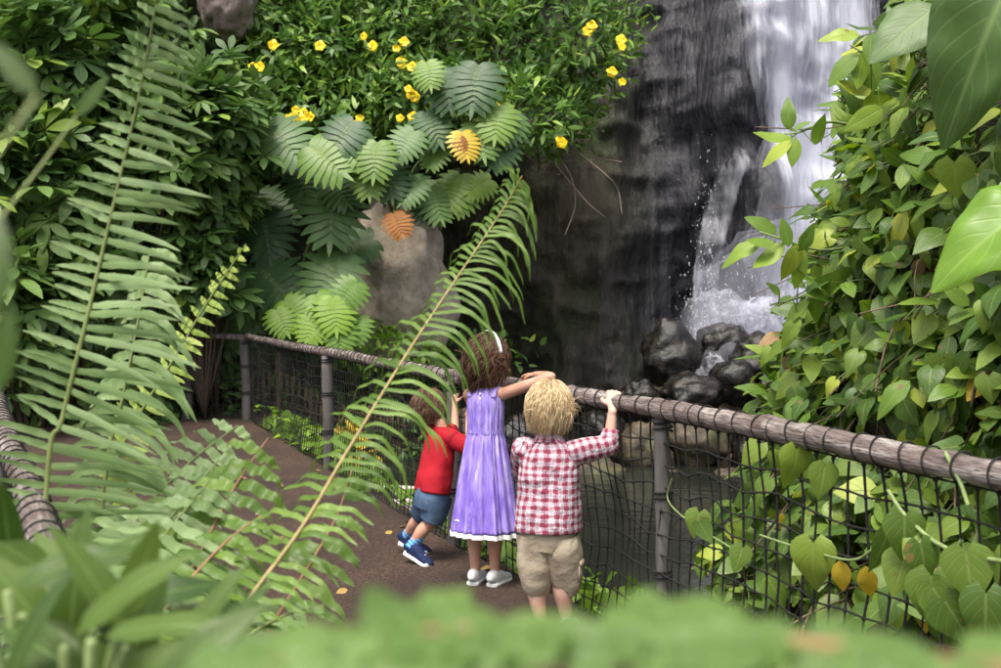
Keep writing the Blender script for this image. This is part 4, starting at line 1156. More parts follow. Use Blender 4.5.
frond(f2, b2, [b2 + A(-.3, .25, 0), at(60, 640, 2.4)] + ppts([(95, 575, 0), (140, 515, .1), (190, 462, .2), (238, 425, .3)], 2.5), (.1, -.7, .8), 26,
      lambda t: .2 * sh(t), lambda t: .24 * sh(t), .013, 'fern', 'rachis_green', 1.1, .1, .3, 1.4)
frond(f2, b2, [b2 + A(-.15, .1, 0), at(70, 660, 2.1)] + ppts([(100, 610, 0), (140, 555, .1), (185, 500, .2), (225, 452, .3)], 2.2), (.05, -.7, .8), 20,
      lambda t: .19 * sh(t), lambda t: .22 * sh(t), .0145, 'fern', 'rachis_green', 1.1, .1, .3)
frond(f2, b2, [b2 + A(-.12, .05, 0), at(120, 680, 1.8)] + ppts([(150, 630, 0), (185, 585, .1), (228, 540, .2), (262, 515, .25)], 1.9), (.0, -.6, .9), 20,
      lambda t: .16 * sh(t), lambda t: .17 * sh(t), .0105, 'fern_dark', 'rachis_red', .9, .1, .3)
frond(f2, b2, [b2 + A(.02, .0, 0), at(190, 700, 1.7)] + ppts([(205, 665, 0), (240, 640, .05), (285, 615, .15), (325, 605, .2)], 1.75), (.0, -.5, .9), 26,
      lambda t: .13 * sh(t), lambda t: .12 * sh(t), .01, 'fern', 'rachis_green', .9, .1, .3)
# low broad leaves, lower left
b5 = A(-.46, 1.02, .85)
f5 = thing('broad_leaf_plant', b5, 'broad-leaved plant crowding the lower left corner in front of the pale rail', 'plant')
for (x, y, Y, dx, dy, dz, s, k) in [(60, 575, 1.7, -.5, .3, .55, .2, 'oval'), (112, 556, 1.8, .7, .2, .3, .19, 'oval'), (25, 600, 1.5, -.4, -.1, .7, .2, 'oval'), (90, 612, 1.6, .6, -.1, .1, .22, 'oval'), (150, 592, 1.7, .6, .1, .25, .2, 'oval'), (186, 636, 1.5, .25, .1, .8, .22, 'lance'), (135, 640, 1.45, .2, 0, .8, .22, 'lance'), (40, 648, 1.35, -.6, .1, .3, .18, 'oval'), (6, 535, 1.7, -.2, 0, .9, .17, 'lance'), (80, 655, 1.4, .5, -.1, -.3, .18, 'oval'), (200, 612, 1.75, .8, .1, .15, .15, 'oval'), (35, 560, 1.7, .6, .2, -.4, .2, 'lance'), (20, 640, 1.3, .3, -.1, .8, .2, 'lance'), (110, 600, 1.5, -.3, 0, .8, .2, 'lance'), (165, 660, 1.4, .7, 0, .2, .18, 'oval'), (5, 575, 1.6, .7, 0, .3, .16, 'oval'), (70, 600, 1.45, .1, -.2, .8, .2, 'lance'), (230, 655, 1.5, .7, .1, .4, .17, 'lance'), (120, 590, 1.3, .5, 0, .5, .18, 'oval'), (160, 620, 1.25, .6, -.1, .2, .17, 'oval'), (100, 580, 1.35, -.3, 0, .8, .17, 'lance'), (190, 655, 1.2, .5, 0, .6, .16, 'oval'), (140, 575, 1.4, .3, .1, .8, .15, 'lance'), (215, 630, 1.3, .3, .1, .8, .15, 'lance'), (70, 560, 1.4, .6, .1, .3, .16, 'oval')]:
    Y *= .62; s *= .72; c = at(x, y, Y); d = nrmz(A(dx, dy, dz)); mb = MB()
    put(mb, k, c - d * s * .36, d, A(.35 * rng.normal(), -.6 + .3 * rng.normal(), .9), s * .8, rng.random(), 1.2 if k == 'lance' else .72)
    lo = mb.build('leaf', M['near'], f5, b5)
    mb = MB(); tube(mb, catmull([b5 + A(0, 0, -.2), (b5 + c) / 2 + A(0, 0, -.06), c - d * s * .45], 8), .004, 5); mb.build('stalk', M['stem_pale'], lo, b5)

# out-of-focus frond across the bottom
b6 = A(.17, .31, 1.25)
f6 = thing('blurred_fern', b6, 'out of focus light green frond with a red-brown midrib across the bottom', 'fern')
P6 = [at(x, y, Y * .66) for x, y, Y in ((1010, 672, .47), (900, 655, .5), (760, 640, .52), (600, 636, .53), (450, 630, .53), (330, 646, .52), (215, 684, .5))]
frond(f6, b6, P6, (0, -.05, 1), 14, lambda t: .036 * (1 + .15 * math.sin(t * 21)), lambda t: .041 * (1 + .42 * math.sin(t * 18 + 1)), .0157, 'near_bright', 'rachis_red', .25, .15, .0, .6, .0028)
# blurred blades close to the lens on the left
b7 = A(-.33, .5, 1.15)
f7 = thing('blurred_fern', b7, 'out of focus olive and green blades very close at the left edge', 'fern')
for (x, y, Y, ang, s, mt) in [(-8, 255, .42, 96, .045, 'near'), (92, 96, 1.0, 52, .045, 'near'), (12, 66, .5, 130, .035, 'monstera_rust'), (2, 350, .6, 80, .05, 'near')]:
    c = at(x, y, Y); a = R(ang); d = A(math.cos(a), 0, math.sin(a))
    mb = MB(); put(mb, 'lance', c - d * s * .5, d, A(.2, -1, .2), s, .3, 1.1)
    lo = mb.build('leaf', M['near' if mt == 'monstera_rust' else mt], f7, b7)
    mb = MB(); tube(mb, catmull([b7, (b7 + c) / 2 + A(-.05, 0, 0), c - d * s * .5], 10), .0012, 5); mb.build('stalk', M['rachis_green'], lo, b7)

# ------------------------------------------------------------------ the three children
def fuse(mb, name, mat, parent, org, voxel=.0045, it=5):
    """melt overlapping closed shapes into one continuous skin"""
    tmp = mb.build('tmp_fuse', mat, None, None)
    m1 = tmp.modifiers.new('r', 'REMESH'); m1.mode = 'VOXEL'; m1.voxel_size = voxel; m1.use_smooth_shade = True
    m2 = tmp.modifiers.new('s', 'SMOOTH'); m2.factor = .5; m2.iterations = it
    bpy.context.view_layer.update()
    dg = bpy.context.evaluated_depsgraph_get()
    me = bpy.data.meshes.new_from_object(tmp.evaluated_get(dg))
    old = tmp.data; bpy.data.objects.remove(tmp); bpy.data.meshes.remove(old)
    me.name = name
    me.transform(Matrix.Translation(-Vector(org)))
    me.polygons.foreach_set('use_smooth', np.ones(len(me.polygons), bool))
    if not me.materials: me.materials.append(mat)
    o = bpy.data.objects.new(name, me); COL.objects.link(o); o.parent = parent
    return o

class Kid:
    def __init__(s, name, x, y, yaw, label):
        s.o = A(x, y, 0); a = R(yaw)
        s.r = A(math.cos(a), math.sin(a), 0); s.f = A(-math.sin(a), math.cos(a), 0)
        s.root = thing(name, s.o, label, 'child')
        s.sk = MB()
    def p(s, x, y, z): return s.o + s.r * x + s.f * y + A(0, 0, z)
    def head(s, c, yaw, pitch, k):
        s.hc = np.asarray(c, float); s.HR = rotz(R(yaw)) @ rotx(R(pitch)); s.k = k
        h = lambda x, y, z: s.hc + s.HR @ (A(x, y, z) * k)
        s.hp = h; HR = s.HR
        ellip(s.sk, h(0, -.008, .022), A(.07, .086, .08) * k, HR, 24, 16)
        ellip(s.sk, h(0, .022, -.035), A(.054, .06, .064) * k, HR, 20, 14)
        ellip(s.sk, h(0, .03, -.078), A(.028, .034, .022) * k, HR)
        for sx in (-1, 1):
            ellip(s.sk, h(.034 * sx, .05, -.032), A(.025, .025, .026) * k, HR)
            ellip(s.sk, h(.072 * sx, -.004, -.012), A(.01, .02, .03) * k, HR @ rotz(.4 * sx))
        ellip(s.sk, h(0, .088, -.02), A(.011, .018, .012) * k, HR); ellip(s.sk, h(0, .078, .0), A(.007, .014, .02) * k, HR)
        ellip(s.sk, h(0, .075, -.052), A(.022, .014, .01) * k, HR)
        for sx in (-1, 1):
            mb = MB(); ellip(mb, h(.03 * sx, .071, .002), A(.011, .009, .008) * k, HR); mb.build('eye', M['eye'], s.root, s.o)
        mb = MB(); ellip(mb, h(0, .087, -.053), A(.017, .006, .006) * k, HR); mb.build('mouth', M['lip'], s.root, s.o)
    def hand(s, w, d, n, side, k=1.0, curl=35):
        d = nrmz(d); n = np.asarray(n, float); n = nrmz(n - d * np.dot(n, d)); l = nrmz(np.cross(d, n)) * side
        limb(s.sk, [w - d * .02 * k, w + d * .012 * k, w + d * .045 * k], [(.0165 * k, .014 * k), (.022 * k, .0125 * k), (.025 * k, .011 * k)], 12, 8, ref=l)
        for i, (o, ln) in enumerate(((-.0195, .034), (-.0065, .044), (.0065, .047), (.0195, .042))):
            b = w + d * .042 * k + l * o * k
            P = [b - d * .012 * k, b]; a = R(curl * .5); dd = nrmz(d + l * o * 5)
            for q, fr in enumerate((.45, .32, .23)):
                v = dd * math.cos(a) + n * math.sin(a); P.append(P[-1] + v * ln * fr * k); a += R(curl)
            limb(s.sk, P, [.0085 * k, .0085 * k, .008 * k, .0072 * k, .006 * k], 8, 12)
        b = w + d * .008 * k + l * .018 * k
        limb(s.sk, [b - l * .01 * k, b + (d * .6 + l * .7 + n * .2) * .02 * k, b + (d * .85 + l * .75 + n * .5) * .033 * k, b + (d * 1.1 + l * .6 + n * .9) * .04 * k], [.0105 * k, .0095 * k, .0085 * k, .0065 * k], 8, 10)
    def arm(s, sh, el, wr, k=1.0):
        limb(s.sk, [sh, (sh * .5 + el * .5), el], [.034 * k, .031 * k, .0255 * k]); limb(s.sk, [el, el * .65 + wr * .35, wr], [.0262 * k, .0268 * k, .0178 * k])
    def leg(s, hip, kn, an, k=1.0):
        limb(s.sk, [hip, hip * .5 + kn * .5, kn], [.058 * k, .058 * k, .042 * k]); 
        back = -s.f * .012
        limb(s.sk, [kn, kn * .68 + an * .32 + back, kn * .3 + an * .7 + back * .5, an], [.041 * k, .045 * k, .034 * k, .026 * k])
    def foot(s, heel, toe, k=1.0):
        limb(s.sk, [heel * .8 + toe * .2 + A(0, 0, .03), heel * .5 + toe * .5 + A(0, 0, .025), toe + A(0, 0, .014)], [.024 * k, .024 * k, .016 * k])

def garment(mb, rows, ref, seg=56, n=40, wr=.004, wf=14., pleat=None, hem=True, seed=0.):
    """open cloth tube; rows (point, rx, ry)"""
    P = catmull([r[0] for r in rows], n)
    rr = catmull([(r[1], r[2], 0) for r in rows], n)[:, :2]
    if hem:
        P = np.vstack([P[0] + (P[1] - P[0]) * 1.5, P[0] + (P[1] - P[0]) * .05, P]); rr = np.vstack([rr[0] * .93, rr[0] * .96, rr])
    t2 = MB(); T_, N, B = frames(P + np.linspace(0, 1e-5, len(P))[:, None] * A(0, 0, 0), ref)
    if hem:  # keep the frame of the real cloth for the turned-in hem
        T3, N3, B3 = frames(P[2:], ref); N = np.vstack([N3[:1], N3[:1], N3]); B = np.vstack([B3[:1], B3[:1], B3])
    nc = seg + 1; a = np.linspace(0, 2 * np.pi, nc)
    ca = np.sign(np.cos(a)) * np.abs(np.cos(a)) ** .88; sa = np.sign(np.sin(a)) * np.abs(np.sin(a)) ** .88
    V = P[:, None] + (rr[:, :1] * ca)[..., None] * N[:, None] + (rr[:, 1:] * sa)[..., None] * B[:, None]
    d = nrmz(V - P[:, None]); f = np.linspace(0, 1, len(P))[:, None]
    wv = wr * 2 * fbm(V * wf * A(1, 1, .7) + seed, 3)
    if pleat: wv = wv + pleat(a[None, :], f)
    V = V + d * (wv * np.clip(rr.min(1) / .035, 0, 1)[:, None] ** 2)[..., None]; V[:, -1] = V[:, 0]
    L = np.concatenate([[0], np.cumsum(np.linalg.norm(np.diff(P[2 if hem else 0:], axis=0), axis=1))])
    if hem: L = np.concatenate([[0, 0], L])
    uv = np.stack(np.broadcast_arrays((a * rr.mean())[None], L[:, None]), -1)
    mb.add(V.reshape(-1, 3), gridf(len(P), nc), uv.reshape(-1, 2))

def hair(kid, name, mat, n, length, r0, face_y, low, curl=0., rad=.0032, lift=.015, bulk=1.12, droop=1.0, seg=9, tous=.3, cut=None):
    mb = MB(); k = kid.k
    def disp(D): return .05 * fbm(D * 5, 3)
    V0 = MB()
    # close cap under the strands, open at the face
    th = np.linspace(0, np.pi * .8, 20); ph = np.linspace(0, 2 * np.pi, 36, endpoint=False)
    D = np.stack(np.broadcast_arrays(np.sin(th)[:, None] * np.cos(ph), np.sin(th)[:, None] * np.sin(ph), np.cos(th)[:, None] + 0 * ph), -1)
    D = D.copy(); m = D[..., 1] > face_y; 
    lim = np.clip((D[..., 1] - face_y) * 1.6, 0, .9)
    RR = A(.076, .094, .088) * (bulk - .05) * (1 - lim[..., None] * .35)
    V = np.array([0, -.01, .02]) + D * RR
    V = V * (1 + .05 * fbm(D * 6, 3))[..., None]
    mb.add((V.reshape(-1, 3) * k) @ kid.HR.T + kid.hc, gridf(20, 36, True), None, .5)
    c = 0
    while c < n:
        d = rdir(1)[0]
        if d[2] < low or (d[1] > face_y and d[2] < .55) or d[1] > .8: continue
        c += 1
        p = A(0, -.01, .02) + d * A(.074, .092, .086) * (bulk - .04)
        sw = A(d[0] * .3, -.25 if d[1] < .4 else .5, 0)
        cl = A(float(vn(d * 3.1 + 2)), float(vn(d * 3.1 + 9)), float(vn(d * 3.1 + 17))); tan = A(0, 0, -1) * droop + sw + rng.normal(size=3) * tous * .45 + cl * tous * 1.6; tan = tan - d * np.dot(tan, d); tan = nrmz(tan)
        ln = length * (.6 + .6 * rng.random()) * (1 + .35 * float(vn(d * 4 + 30)))
        P = [p - d * .004]; v = nrmz(tan + d * .45)
        ph_ = rng.random() * 6.28; e1 = d; e2 = np.cross(tan, d)
        q = p.copy()
        for i in range(seg):
            u = (i + 1) / seg
            q = q + v * ln / seg
            rel = (q - A(0, -.01, .02)) / A(.076, .094, .09)
            rn_ = np.linalg.norm(rel); mn = bulk + lift * 3 * (1 - u)
            if rn_ < bulk: q = A(0, -.01, .02) + rel / rn_ * bulk * A(.076, .094, .09)
            v = nrmz(v + A(0, 0, -.35 * droop) - nrmz(rel) * .12)
            off = (e1 * math.cos(ph_ + u * curl) + e2 * math.sin(ph_ + u * curl)) * (.012 * min(1, u * 2) if curl else 0)
            if cut is not None and q[2] < cut + .01 * rng.normal(): 
                P.append(q + off); break
            P.append(q + off)
        if len(P) < 3: continue
        P = np.array(P) * k @ kid.HR.T + kid.hc
        tube(mb, P, rad * k * np.linspace(1.0, .08, len(P)) * (.7 + .6 * rng.random()), 4, False, rnd=rng.random())
    return mb.build(name, M[mat], kid.root, kid.o)

def shoe(kid, heel, toe, mat, size=1.0, laces=True, sole=True, up=.062):
    """canvas shoe: upper, rubber sole and toe cap"""
    d = nrmz(toe - heel); L = np.linalg.norm(toe - heel); lat = nrmz(np.cross(d, A(0, 0, 1))); u = np.cross(lat, d)
    mb = MB()
    prof = [(-.1, .016, .03), (-.04, .029, .066), (.22, .031, .066), (.42, .031, .056), (.62, .034, .04), (.82, .034, .03), (.96, .025, .022), (1.0, .012, .014)]
    P = catmull([heel + d * L * t + u * (.012 + h * .5 * size) for t, w, h in prof], 24)
    rr = catmull([(w * size, h * .5 * size + .006, 0) for t, w, h in prof], 24)[:, :2]
    tube(mb, P, rr, 20, True, ref=lat, sup=.85)
    o = mb.build('shoe', mat, kid.root, kid.o)
    mb = MB(); P = catmull([heel + d * L * t + u * .008 for t, w, h in prof], 24)
    rr = catmull([(w * size * 1.1 + .002, .0115, 0) for t, w, h in prof], 24)[:, :2]
    P = np.vstack([P[0] - d * .004, P, P[-1] + d * .004]); rr = np.vstack([rr[0] * .8, rr, rr[-1] * .7])
    tube(mb, P, rr, 20, True, ref=lat, sup=.5); mb.build('sole', M['rubber'], o, kid.o)
    mb = MB(); ellip(mb, heel + d * L * .88 + u * .02, (.034 * size, L * .14, .021), np.stack([lat, d, u], 1), 16, 10); mb.build('toe_cap', M['rubber'], o, kid.o)
    if laces:
        mb = MB()
        for t in (.42, .5, .58, .66):
            c = heel + d * L * t + u * (.072 - .06 * (t - .3)) * size
            tube(mb, catmull([c - lat * .02 - u * .004, c + u * .006, c + lat * .02 - u * .004], 6), .0028, 5)
        mb.build('laces', M['white'], o, kid.o)
    return o

# --- girl in the purple dress
g = Kid('person', -.075, 5.55, -22, 'girl with curly brown hair in a purple sundress leaning her elbow on the log rail')
hz = 1.128
hcen = g.p(.0, .035, hz)
g.head(hcen, -58, 4, 1.04)
limb(g.sk, [g.p(0, 0, .5), g.p(0, 0, .66), g.p(0, .0, .8), g.p(0, 0, .92), g.p(0, 0, .965)], [(.085, .065), (.086, .066), (.08, .06), (.086, .062), (.055, .04)], 18, 20, ref=g.r)
limb(g.sk, [g.p(0, 0, .94), g.p(0, .012, 1.0), g.hp(0, -.01, -.05)], [.04, .032, .034])
shR, shL = g.p(.092, .005, .962), g.p(-.092, .005, .955)
limb(g.sk, [shL * .97 + shR * .03, g.p(0, -.004, .968), shR], [.034, .044, .034], 14, 14)
elR = at(551, 377, 5.36); wrR = A(.175, 5.57, 1.056)
g.arm(shR, elR, wrR, .95); g.hand(wrR, A(-.7, .55, -.05), A(-.1, .1, -1), 1, .95, 22)
elL = A(-.16, 5.83, .90); wrL = A(-.02, 5.93, 1.062)
g.arm(shL, elL, wrL, .95); g.hand(wrL, A(.65, .6, .05), A(.1, .1, -1), -1, .95, 22)
for sx, ank, hl in ((-1, g.p(-.052, -.01, .065), None), (1, g.p(.05, .0, .065), None)):
    hip = g.p(.05 * sx, 0, .56); kn = g.p(.055 * sx, .01, .315)
    g.leg(hip, kn, ank, .88); h_ = ank - g.f * .03 - A(0, 0, .062); t_ = ank + g.f * .135 + g.r * .02 * sx - A(0, 0, .062)
    g.foot(h_, t_, .9); shoe(g, h_, t_, M['white'], .92)
fuse(g.sk, 'body', M['skin'], g.root, g.o)
mb = MB()
pl = lambda a, f: (.0115 * np.sin(a * 17 + 2.5 * np.sin(a * 3)) + .006 * np.sin(a * 31 + 1)) * np.clip((.72 - f) / .72, 0, 1) ** .8
garment(mb, [(g.p(.005, .0, .275), .172, .15), (g.p(.002, 0, .42), .148, .13), (g.p(0, 0, .58), .124, .108), (g.p(0, 0, .72), .1, .086), (g.p(0, 0, .775), .091, .075), (g.p(0, 0, .86), .093, .074), (g.p(0, 0, .925), .094, .072), (g.p(0, 0, .965), .082, .062), (g.p(0, 0, .992), .066, .052)], g.r, 120, 60, .0025, 16, pl)
dr = mb.build('dress', M['dress'], g.root, g.o)
mb = MB(); pl2 = lambda a, f: .0115 * np.sin(a * 17 + 2.5 * np.sin(a * 3)) + .006 * np.sin(a * 31 + 1)
garment(mb, [(g.p(.005, 0, .258), .1755, .1535), (g.p(.005, 0, .281), .1735, .1515)], g.r, 120, 4, .001, 16, pl2, False); mb.build('white_hem', M['white'], dr, g.o)
mb = MB()
for sx in (-1, 1):
    tube(mb, catmull([g.p(.062 * sx, -.056, .95), g.p(.064 * sx, -.03, .986), g.p(.062 * sx, .008, .998), g.p(.06 * sx, .05, .95)], 12), np.tile([.004, .015], (12, 1)), 10, True, ref=g.f)
mb.build('strap', M['dress'], dr, g.o)
mb = MB(); garment(mb, [(g.p(0, 0, .768), .0945, .0785), (g.p(0, 0, .784), .0945, .0785)], g.r, 80, 4, .001, 16, None, False); mb.build('waistband', M['dress'], dr, g.o)
mb = MB()
for z in (.965, .94): ellip(mb, g.p(0, -.068, z), (.006, .005, .006), None, 8, 6)
mb.build('button', M['white'], dr, g.o)
mb = MB(); q = g.p(-.1, -.115, .335); tube(mb, np.array([q - g.r * .014 - g.f * .006, q - g.f * .008 + A(0, 0, .006), q + g.r * .014 - g.f * .01]), .005, 6); mb.build('tag_mark', M['white'], dr, g.o)
hair(g, 'hair', 'hair_brown', 2000, .2, .1, .25, -.75, curl=13., rad=.003, bulk=1.2, lift=.05, seg=16, tous=.6, cut=-.15)
mb = MB(); a = np.linspace(R(8), R(172), 30)
P = np.array([g.hp(.1 * math.cos(t), .014, .02 + .122 * math.sin(t)) for t in a])
tube(mb, P, np.tile([.004, .011], (30, 1)), 10, True, ref=nrmz(P[0] - g.hc)); mb.build('headband', M['white'], g.root, g.o)

# --- boy in the plaid shirt
b = Kid('person', .205, 4.70, -12, 'blond boy in a plaid shirt and khaki shorts with one hand on the rail')
b.head(b.p(.0, .015, .968), -16, 3, 1.0)
limb(b.sk, [b.p(0, 0, .44), b.p(0, 0, .55), b.p(0, .0, .68), b.p(0, 0, .78), b.p(0, 0, .815)], [(.09, .075), (.092, .078), (.09, .07), (.085, .06), (.05, .04)], 18, 20, ref=b.r)
limb(b.sk, [b.p(0, 0, .79), b.p(0, .005, .85), b.hp(0, -.01, -.05)], [.038, .034, .036])
shR, shL = b.p(.112, .0, .785), b.p(-.112, .005, .79)
limb(b.sk, [shL, b.p(0, 0, .795), shR], [.033, .045, .033], 14, 14)
elR = at(609, 444, 4.70); wrR = at(613, 407, 4.725)
b.arm(shR, elR, wrR, .95); b.hand(wrR, A(.1, .5, .85), A(.1, .85, -.5), 1, 1.15, 30)
elL = b.p(-.15, .15, .68); wrL = b.p(-.07, .27, .79)
b.arm(shL, elL, wrL, .95); b.hand(wrL, A(.3, .8, .35), A(.3, .5, -.7), -1, .95, 35)
for sx in (-1, 1):
    hip = b.p(.055 * sx, 0, .44); kn = b.p((-.062 if sx < 0 else .05), .012, .25); ank = b.p((-.03 if sx < 0 else .075), (-.02 if sx < 0 else .03), .062)
    b.leg(hip, kn, ank, .92); h_ = ank - b.f * .03 - A(0, 0, .06); t_ = ank + b.f * .12 + b.r * .012 * sx - A(0, 0, .06)
    b.foot(h_, t_, .9); shoe(b, h_, t_, M['white'], .9)
fuse(b.sk, 'body', M['skin_fair'], b.root, b.o)
mb = MB()
garment(mb, [(b.p(0, -.005, .455), .139, .118), (b.p(0, -.005, .52), .137, .115), (b.p(0, -.004, .62), .128, .104), (b.p(0, 0, .70), .126, .095), (b.p(0, 0, .765), .132, .08), (b.p(0, 0, .808), .112, .064), (b.p(0, .002, .835), .062, .053), (b.p(0, .004, .852), .05, .05)], b.r, 96, 70, .014, 9, None, True, 2.)
def sleeve(mb, sh, el, k0, k1, ext, seed):
    d = nrmz(el - sh); e2 = el + d * ext
    garment(mb, [(e2, k1, k1), (sh * .35 + e2 * .65, k1 * 1.04, k1 * 1.04), (sh * .75 + e2 * .25, k0, k0), (sh - d * .02, k0 * .97, k0 * .97), (sh - d * .045, k0 * .72, k0 * .72), (sh - d * .058, k0 * .1, k0 * .1)], A(0, 0, 1), 40, 26, .006, 16, None, True, seed)
sleeve(mb, shR, elR, .052, .044, .02, 4.); sleeve(mb, shL, elL, .05, .042, .02, 8.)
def yoke(mb, a, c, k, seed, ref):
    d = nrmz(c - a)
    garment(mb, [(a - d * .05 * k, .004, .004), (a - d * .042 * k, .03 * k, .03 * k), (a - d * .02 * k, .046 * k, .046 * k), (a * .7 + c * .3, .05 * k, .053 * k), (a * .3 + c * .7, .05 * k, .053 * k), (c + d * .02 * k, .046 * k, .046 * k), (c + d * .042 * k, .03 * k, .03 * k), (c + d * .05 * k, .004, .004)], ref, 40, 40, .004, 12, None, False, seed)
yoke(mb, shL - A(0, 0, .004), shR - A(0, 0, .004), 1.03, 3., A(0, 0, 1))
st = mb.build('shirt', M['plaid'], b.root, b.o)
mb = MB(); dW = nrmz(wrR - elR)
garment(mb, [(elR + dW * .062, .033, .033), (elR + dW * .03, .039, .039), (elR - dW * .02, .043, .043), (elR - dW * .035, .03, .03)], A(0, 1, 0), 30, 14, .004, 20, None, True, 1.); mb.build('rolled_cuff', M['plaid'], st, b.o)
mb = MB(); garment(mb, [(b.p(0, .002, .825), .07, .066), (b.p(0, .004, .845), .058, .06), (b.p(0, .006, .866), .05, .052)], b.r, 48, 12, .003, 18, None, True); mb.build('collar', M['plaid'], st, b.o)
mb = MB()
garment(mb, [(b.p(-.005, -.005, .375), .112, .098), (b.p(0, -.003, .43), .123, .108), (b.p(0, 0, .5), .116, .1)], b.r, 60, 20, .006, 12, None, False, 3.)
for sx in (-1, 1):
    top = b.p(.057 * sx, -.002, .44); bot = b.p(-.05 if sx < 0 else .07, -.01 if sx < 0 else .02, .175)
    garment(mb, [(bot, .056, .055), (bot + A(0, 0, .03), .069, .068), (bot * .65 + top * .35, .074, .078), (bot * .25 + top * .75, .07, .1), (top, .064, .106)], b.r, 44, 40, .017, 9, None, True, 5. + sx)
so = mb.build('shorts', M['khaki'], b.root, b.o)
fr = np.stack([b.r, b.f, A(0, 0, 1)], 1)
mb = MB(); ellip(mb, b.p(.136, .0, .285), (.009, .042, .05), fr, 20, 14, disp=lambda D: .12 * fbm(D * 2 + 3, 3)); mb.build('cargo_pocket', M['khaki'], so, b.o)
mb = MB(); ellip(mb, b.p(.142, .0, .32), (.009, .044, .015), fr, 20, 12, disp=lambda D: .1 * fbm(D * 2 + 5, 3)); mb.build('pocket_flap', M['khaki'], so, b.o)
hair(b, 'hair', 'hair_blond', 6000, .08, .1, .3, -.62, curl=1., rad=.0019, bulk=1.12, lift=.025, seg=8, tous=.42, droop=.8, cut=-.1)

# --- small child in the red shirt
t = Kid('person', -.43, 6.06, -52, 'small child in a red shirt, denim shorts and navy shoes on tiptoe')
W = lambda x, y, z: A(x, y, z)
hip = W(-.372, 6.03, .36); chest = W(-.335, 6.055, .63); nk = W(-.322, 6.065, .735)
t.head(at(430, 408, 6.1), -48, 4, .93)
limb(t.sk, [hip - A(.005, 0, .05), hip, hip * .5 + chest * .5, chest, nk - A(0, 0, .03)], [(.07, .06), (.074, .066), (.074, .064), (.076, .058), (.05, .04)], 18, 20, ref=t.r)
limb(t.sk, [nk - A(0, 0, .03), nk + A(-.01, 0, .03), t.hp(0, -.01, -.05)], [.036, .031, .033])
shR = nk + t.r * .095 - A(0, 0, .045); shL = nk - t.r * .095 - A(0, 0, .035)
limb(t.sk, [shL, nk - A(0, 0, .03), shR], [.03, .042, .03], 14, 14)
elR = at(470, 449, 5.97); wrR = A(-.178, 6.12, .785)
t.arm(shR, elR, wrR, .88); t.hand(wrR, A(.15, .25, .9), A(.7, .6, -.2), 1, .88, 40)
elL = at(455, 432, 6.28); wrL = A(-.262, 6.36, .835)
t.arm(shL, elL, wrL, .88); t.hand(wrL, A(-.05, .3, .9), A(.6, .7, -.2), -1, .88, 40)
ft = [(A(-.505, 6.0, .05), A(-.392, 5.93, .0)), (A(-.56, 6.26, .045), A(-.425, 6.23, .0))]
for i, (h_, t_) in enumerate(ft):
    hp_ = hip + t.r * (.05 if i == 0 else -.05) - A(0, 0, .03); dd = nrmz(t_ - h_)
    an = h_ + dd * .028 + A(0, 0, .062); kn = hp_ * .52 + an * .48 + t.f * .035
    t.leg(hp_, kn, an, .82); t.foot(h_, t_, .88)
    shoe(t, h_, t_ + dd * .02, M['navy'], .95)
    mb = MB(); ax = nrmz(kn - an)
    garment(mb, [(an - ax * .02, .0295, .0295), (an + ax * .02, .0285, .0285), (an + ax * .06, .031, .031), (an + ax * .075, .033, .033)], t.r, 28, 16, .0015, 30, None, True)
    mb.build('sock', M['sock'], t.root, t.o)
fuse(t.sk, 'body', M['skin'], t.root, t.o)
mb = MB(); ax = nrmz(nk - hip)
garment(mb, [(hip + ax * .025, .107, .093), (hip + ax * .1, .104, .09), (hip * .4 + chest * .6, .1, .08), (chest + ax * .02, .102, .07), (nk - A(0, 0, .045), .09, .058), (nk - A(0, 0, .012), .058, .048), (nk + A(0, 0, .008), .044, .044)], t.r, 64, 44, .0085, 11, None, True, 6.)
def short_sleeve(mb, sh, el, frac, seed):
    e = sh + (el - sh) * frac; d = nrmz(el - sh)
    garment(mb, [(e, .046, .046), (sh * .5 + e * .5, .047, .047), (sh - d * .01, .045, .045), (sh - d * .035, .034, .034), (sh - d * .048, .006, .006)], A(0, 0, 1), 36, 16, .004, 16, None, True, seed)
short_sleeve(mb, shR, elR, .92, 2.); short_sleeve(mb, shL, elL, .9, 5.)
yoke(mb, shL, shR, .97, 5., A(0, 0, 1))
mb.build('shirt', M['red'], t.root, t.o)
mb = MB()
garment(mb, [(hip - A(.01, 0, .06), .097, .088), (hip, .103, .093), (hip + ax * .06, .096, .086)], t.r, 50, 14, .004, 14, None, False, 3.)
cuffs = []
for i, (h_, t_) in enumerate(ft):
    dd = nrmz(t_ - h_); an = h_ + dd * .028 + A(0, 0, .062); hp_ = hip + t.r * (.05 if i == 0 else -.05) - A(0, 0, .03); kn = hp_ * .52 + an * .48 + t.f * .035
    e = hp_ + (kn - hp_) * .82
    garment(mb, [(e, .064, .062), (hp_ * .5 + e * .5, .067, .07), (hp_ + A(0, 0, .03), .062, .084)], t.r, 40, 20, .005, 15, None, True, 7. + i); cuffs.append((e, nrmz(hp_ - e)))
so = mb.build('shorts', M['denim'], t.root, t.o)
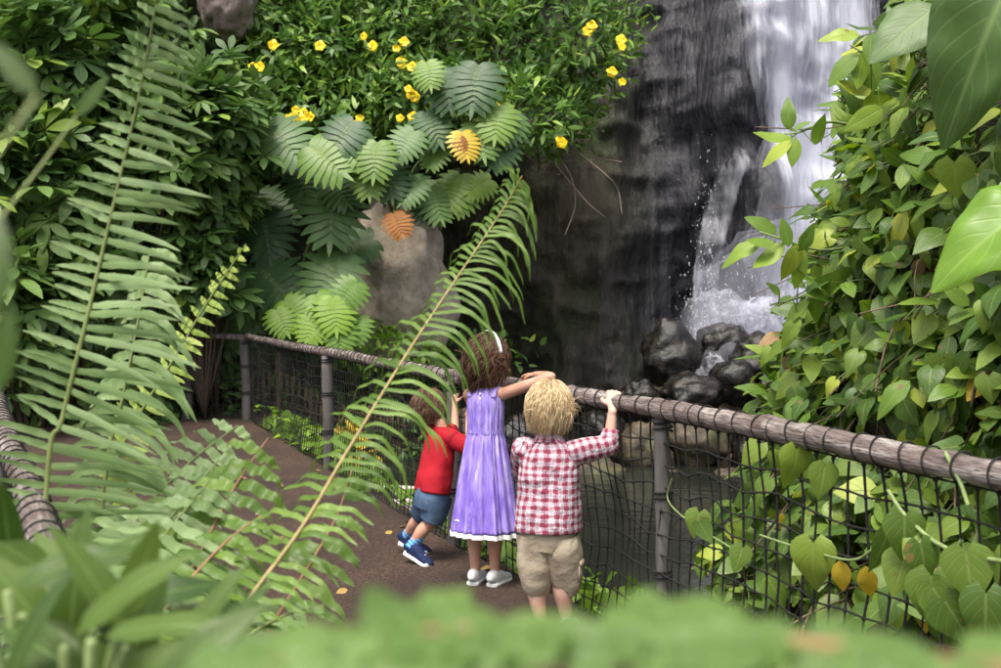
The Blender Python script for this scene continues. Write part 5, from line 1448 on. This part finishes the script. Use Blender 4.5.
for e, d_ in cuffs:
    mb = MB(); garment(mb, [(e - d_ * .003, .065, .063), (e + d_ * .022, .065, .064)], t.r, 40, 5, .003, 15, None, True, 9.); mb.build('turned_cuff', M['denim'], so, t.o)
hair(t, 'hair', 'hair_toddler', 2200, .085, .1, .3, -.55, curl=1.2, rad=.0022, bulk=1.1, lift=.02, seg=8, tous=.35, cut=-.085)

# ------------------------------------------------------------------ light, sky, camera
w = bpy.data.worlds.new('World'); SC.world = w; w.use_nodes = True
nt = w.node_tree; bg = nt.nodes['Background']
sky = nt.nodes.new('ShaderNodeTexSky'); sky.sky_type = 'NISHITA'; sky.sun_disc = False
EL, AZ = 66, 205   # azimuth: sun stands behind and left of the camera
sky.sun_elevation = R(EL); sky.sun_rotation = R(AZ); sky.air_density = 1.0; sky.dust_density = 4.0; sky.ozone_density = .6
hs = nt.nodes.new('ShaderNodeHueSaturation'); hs.inputs['Saturation'].default_value = .4; nt.links.new(sky.outputs[0], hs.inputs['Color']); nt.links.new(hs.outputs[0], bg.inputs[0]); bg.inputs[1].default_value = .11
sl = bpy.data.lights.new('sun', 'SUN'); sl.energy = 1.5; sl.angle = R(24); sl.color = (1, .93, .8)
so_ = bpy.data.objects.new('sun', sl); COL.objects.link(so_)
sd = Vector((math.sin(R(AZ)) * math.cos(R(EL)), math.cos(R(AZ)) * math.cos(R(EL)), math.sin(R(EL))))
so_.rotation_euler = sd.to_track_quat('Z', 'Y').to_euler()
cam = bpy.data.cameras.new('camera'); co = bpy.data.objects.new('camera', cam); COL.objects.link(co)
cam.sensor_width = 36; cam.lens = 36 * FP / 1001; cam.clip_end = 1500; cam.clip_start = .02
co.location = (0, 0, CAMZ); co.rotation_euler = (math.pi / 2 - PITCH, 0, 0)
cam.dof.use_dof = True; cam.dof.focus_distance = 5.3; cam.dof.aperture_fstop = 5.6
SC.camera = co
SC.view_settings.view_transform = 'Standard'; SC.view_settings.look = 'None'
SC.view_settings.exposure = 1.33; SC.view_settings.gamma = 1
SC.cycles.max_bounces = 8; SC.cycles.transparent_max_bounces = 12
